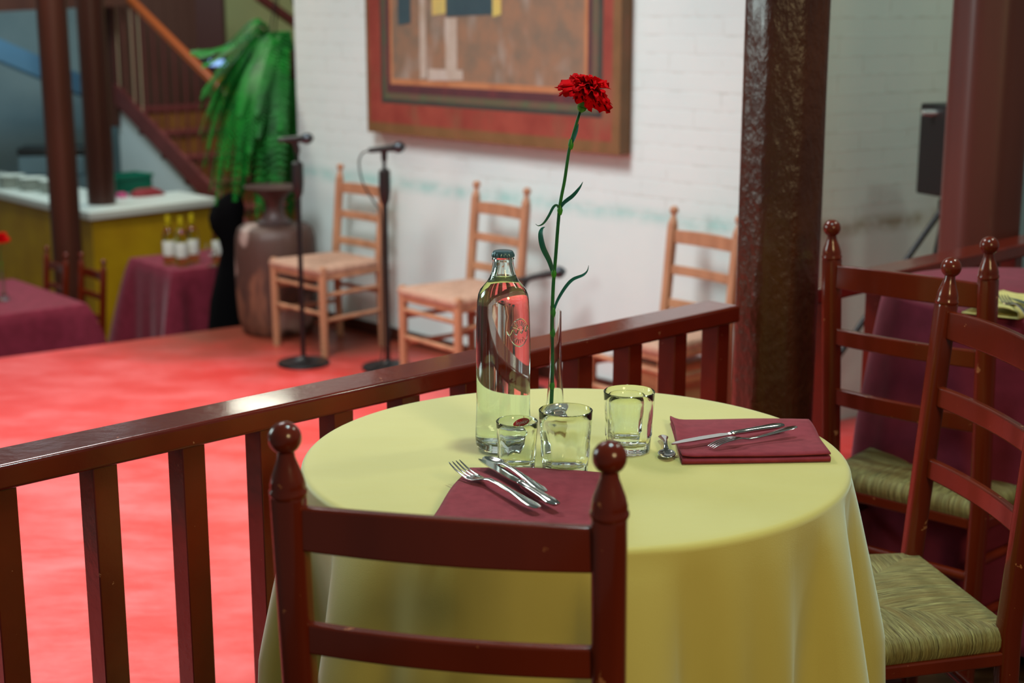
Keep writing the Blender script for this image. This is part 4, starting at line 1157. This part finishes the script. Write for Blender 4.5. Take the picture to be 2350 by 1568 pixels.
# wine bottles and glasses on the small table
def wine_bottle(p, label):
    t = thing('wine_bottle', label, 'bottle', p, 0, 'white wine bottles on the small table')
    out = [(0.001, 0.002), (0.036, 0.0), (0.0375, 0.01), (0.0375, 0.17), (0.034, 0.195), (0.020, 0.22), (0.0145, 0.235), (0.0135, 0.295), (0.0005, 0.296)]
    b = MB(); b.lathe(out, segs=32, cap=False); obj('glass_body', b, WINEG, t)
    b = MB(); b.lathe([(0.0379, 0.055), (0.0381, 0.056), (0.0381, 0.145), (0.0379, 0.146)], segs=32, cap=False); obj('label_band', b, LABELW, t, label='white paper label')
    b = MB(); b.lathe([(0.0148, 0.228), (0.0142, 0.24), (0.0142, 0.298), (0.001, 0.2985)], segs=24, cap=False); obj('foil', b, FOIL, t, label='yellow foil')
    return t
wbp = [at(390, 607, z=WZ), at(419, 611, z=WZ), at(444, 603, z=WZ), at(503, 606, z=WZ)]
wn = ['leftmost of the white wine bottles on the small purple table', 'second white wine bottle from the left on the small purple table', 'third white wine bottle from the left on the small purple table', 'white wine bottle at the right end of the small table, before the black drape']
w0 = wine_bottle((wbp[0].x, wbp[0].y, WZ + 0.002), wn[0])
for k in (1, 2, 3): dup(w0, (wbp[k].x, wbp[k].y, WZ + 0.002), 0, wn[k])
def wineglass(p, label, h=0.14):
    t = thing('stem_glass', label, 'glass', p, 0, 'glasses on the small table')
    b = MB(); b.lathe([(0.0005, 0.0), (0.032, 0.0), (0.030, 0.003), (0.005, 0.006), (0.004, 0.06), (0.02, 0.07), (0.034, 0.09), (0.036, 0.11), (0.032, h), (0.030, h), (0.034, 0.11), (0.032, 0.092), (0.018, 0.073), (0.0005, 0.068)], segs=28, cap=False); obj('glass_body', b, GLASS, t)
    return t
q = at(487, 612, z=WZ); g0 = wineglass((q.x, q.y, WZ + 0.002), 'stemmed wine glass before the rightmost wine bottle')

# vase with a carnation on the left table
q = at(10, 690, z=LZ)
vs_ = thing('bud_vase', 'small glass bud vase on the left purple table at the frame edge', 'vase', (q.x, q.y, LZ + 0.002))
b = MB(); b.lathe([(0.0005, 0), (0.026, 0), (0.030, 0.012), (0.018, 0.035), (0.011, 0.07), (0.009, 0.16), (0.0078, 0.16), (0.0095, 0.07), (0.015, 0.036), (0.0005, 0.012)], segs=28, cap=False); obj('glass_body', b, GLASS, vs_)
fl = at(2, 545, y=q.y)
carnation((q.x, q.y, LZ + 0.02), 'red carnation in the vase on the left purple table', [(q.x, q.y, LZ + 0.018), (q.x, q.y, LZ + 0.15), (q.x - 0.006, q.y, LZ + 0.25), (fl.x, fl.y, fl.z - 0.03)], [((q.x, q.y, LZ + 0.2), None)], (fl.x, fl.y, fl.z - 0.03), (0.0, -0.1, 1), 1.0)

# stairs
SQ0 = at(458, 447, y=10.75); SD = Vector((-0.70, 0.71, 0)).normalized(); SW = Vector((0.71, 0.70, 0)).normalized()
def stairs():
    top = at(256, 230, y=10.75 + 0.80); 
    run = (Vector((top.x, top.y, 0)) - Vector((SQ0.x, SQ0.y, 0))).length
    D = Vector((top.x - SQ0.x, top.y - SQ0.y, 0)).normalized(); slope = (top.z - SQ0.z)/run
    Wv = Vector((-D.y, D.x, 0)); Wv = Wv if Wv.x > 0 else -Wv
    t = thing('staircase', 'reddish-brown staircase rising to the left behind the bar', 'staircase', (SQ0.x, SQ0.y, Z2)); o = Vector((SQ0.x, SQ0.y, Z2))
    def sp(s, n, dz): return Vector((SQ0.x, SQ0.y, SQ0.z + slope*s + dz)) + D*s + Wv*n
    s_lo = -(SQ0.z - Z2)/slope
    for n in (0.0, 0.95):
        b = MB(); A, B_ = s_lo*0.98, run + (0.0 if n == 0 else 0.0)
        b.rings([[sp(A, n, 0.0), sp(A, n + 0.04, 0.0), sp(A, n + 0.04, 0.15), sp(A, n, 0.15)], [sp(B_, n, 0.0), sp(B_, n + 0.04, 0.0), sp(B_, n + 0.04, 0.15), sp(B_, n, 0.15)]])
        obj('stringer', b, STRING, t, off=o, smooth=False)
    rise = 0.165; going = rise/slope; n = int((run - s_lo)/going)
    for k in range(n):
        s = s_lo + (k + 0.6)*going; z = SQ0.z + slope*s + 0.10
        p = Vector((SQ0.x, SQ0.y, 0)) + D*s + Wv*0.495
        M = Matrix((D, Wv, Vector((0, 0, 1)))).transposed()
        b = MB(); b.box((p.x + D.x*going/2, p.y + D.y*going/2, z), (going + 0.03, 0.90, 0.03), M); tr = obj('tread', b, STRING, t, off=o, smooth=False)
        b = MB(); b.box((p.x + D.x*0.005, p.y + D.y*0.005, z - rise/2 - 0.012), (0.016, 0.90, rise - 0.02), M); obj('riser', b, TREAD, tr, off=o, smooth=False)
    # handrail, newel and balusters on the near side
    hh = 0.93
    b = MB(); b.bar(sp(s_lo*0.55, 0.02, hh), sp(run + 0.75, 0.02, hh), 0.055, 0.05); obj('handrail', b, HAND, t, off=o, bevel=0.01)
    b = MB(); e = sp(run, 0.02, 0); b.box((e.x, e.y, e.z + 0.55), (0.08, 0.08, 1.5)); obj('newel', b, DARKW, t, off=o)
    for k in range(12):
        q = run*(-0.35 + 1.3*k/11)
        a = sp(q, 0.02, 0.14); b = MB(); b.tube([a, a + Vector((0, 0, hh - 0.15))], 0.007, 8); obj('baluster', b, STRING, t, off=o)
    for k in range(4):
        q = run*(0.66 + 0.09*k)
        a = sp(q, 0.03, 0.14); b = MB(); b.tube([a, a + Vector((0, 0, hh - 0.15))], 0.006, 8); obj('wire', b, mat('pale_wire', (176, 150, 120), 0.5), t, off=o, label='thin pale vertical wire')
    # boarded back of the landing
    for k in range(9):
        q = sp(run + 0.12, 0.06 + 0.115*k, 0.0)
        b = MB(); b.box((q.x, q.y, SQ0.z + slope*run + 0.46), (0.02, 0.112, 1.2), M); obj('back_board', b, mat('landing_board', (84, 54, 46), 0.5), t, off=o, smooth=False)
    # white wall under the flight
    b = MB()
    A = sp(0 - 0.2/slope, 0.05, -0.0); B_ = sp(run, 0.05, -0.0)
    Z0 = Z2
    pts = [Vector((A.x, A.y, Z0)), Vector((B_.x, B_.y, Z0)), B_, A]
    b.rings([pts, [p + Wv*0.06 for p in pts]]); w_ = obj('wall_stair', b, SHEER, smooth=False); struct(w_)
stairs()
# back walls of the hall
def plain_wall(name, a, b_, z0, z1, th, m):
    mb = MB(); a, b_ = Vector(a), Vector(b_); d = (b_ - a).normalized(); n = Vector((-d.y, d.x, 0))*th
    mb.rings([[Vector((p.x, p.y, z)) for p in (a, b_, b_ + n, a + n)] for z in (z0, z1)]); return struct(obj(name, mb, m, smooth=False))
plain_wall('wall_hall_left', (-6.6, 11.2, 0), (-3.3, 13.6, 0), Z2, 3.2, 0.2, BLUEW)
plain_wall('wall_hall_back', (-3.3, 13.2, 0), (0.6, 14.2, 0), Z2, 3.2, 0.2, GREENW)
# sloping blue soffit on the left wall
a1 = at(-40, 100, y=11.6); a2 = at(205, 205, y=12.6)
b = MB(); b.bar(a1, a2, 0.08, 0.16); struct(obj('trim_1', b, SOFFIT, smooth=False))
# ceiling beam upper left
a1 = at(-60, 8, y=11.0); a2 = at(300, -8, y=11.4); b = MB(); b.bar(a1, a2, 0.12, 0.13); tag(obj('ceiling_beam', b, DARKW, smooth=False), 'dark wooden beam across the top left corner behind the posts', 'beam')
# dark door-like shutter with a pale blue lamp below, behind the fern
def shutter():
    y = 12.3; a = at(483, 60, y=y); zb = at(483, 132, y=y).z
    t = thing('wall_cabinet', 'dark brown tall wooden panel on the far wall left of the fern', 'panel', (a.x, y, zb))
    b = MB(); b.box((0, 0, 0.75), (0.235, 0.10, 1.5)); obj('panel', b, mat('dark_panel', (62, 20, 14), 0.45), t, bevel=0.005)
    lt = thing('light_bar', 'small pale blue glowing lamp under the dark panel on the far wall', 'lamp', (a.x + 0.05, y - 0.02, zb - 0.075))
    m, tt, bb = nt('blue_lamp_glow'); bb.inputs['Emission Color'].default_value = (0.25, 0.45, 1.0, 1); bb.inputs['Emission Strength'].default_value = 0.75; bb.inputs['Base Color'].default_value = (0.4, 0.6, 0.9, 1)
    b = MB(); b.box((0, 0, 0.033), (0.13, 0.06, 0.05)); obj('diffuser', b, m, lt, bevel=0.005)
    b = MB(); b.box((0, 0, 0.066), (0.14, 0.07, 0.014)); obj('housing', b, BLACK, lt)
shutter()
# yellow painted dado behind the fern
a1 = at(500, 185, y=12.0); a2 = at(640, 185, y=12.4)
b = MB(); b.bar(Vector((a1.x, a1.y, a1.z - 0.45)), Vector((a2.x, a2.y, a1.z - 0.45)), 0.05, 0.98); struct(obj('trim_2', b, YPANEL, smooth=False))
# upper flight handrail above the fern
a1 = at(590, -10, y=11.6); a2 = at(672, 50, y=11.9); b = MB(); b.bar(a1, a2 + (a2 - a1)*0.4, 0.05, 0.06); tag(obj('stair_rail', b, STRING, smooth=False), 'reddish sloping handrail crossing the far wall above the fern', 'handrail')
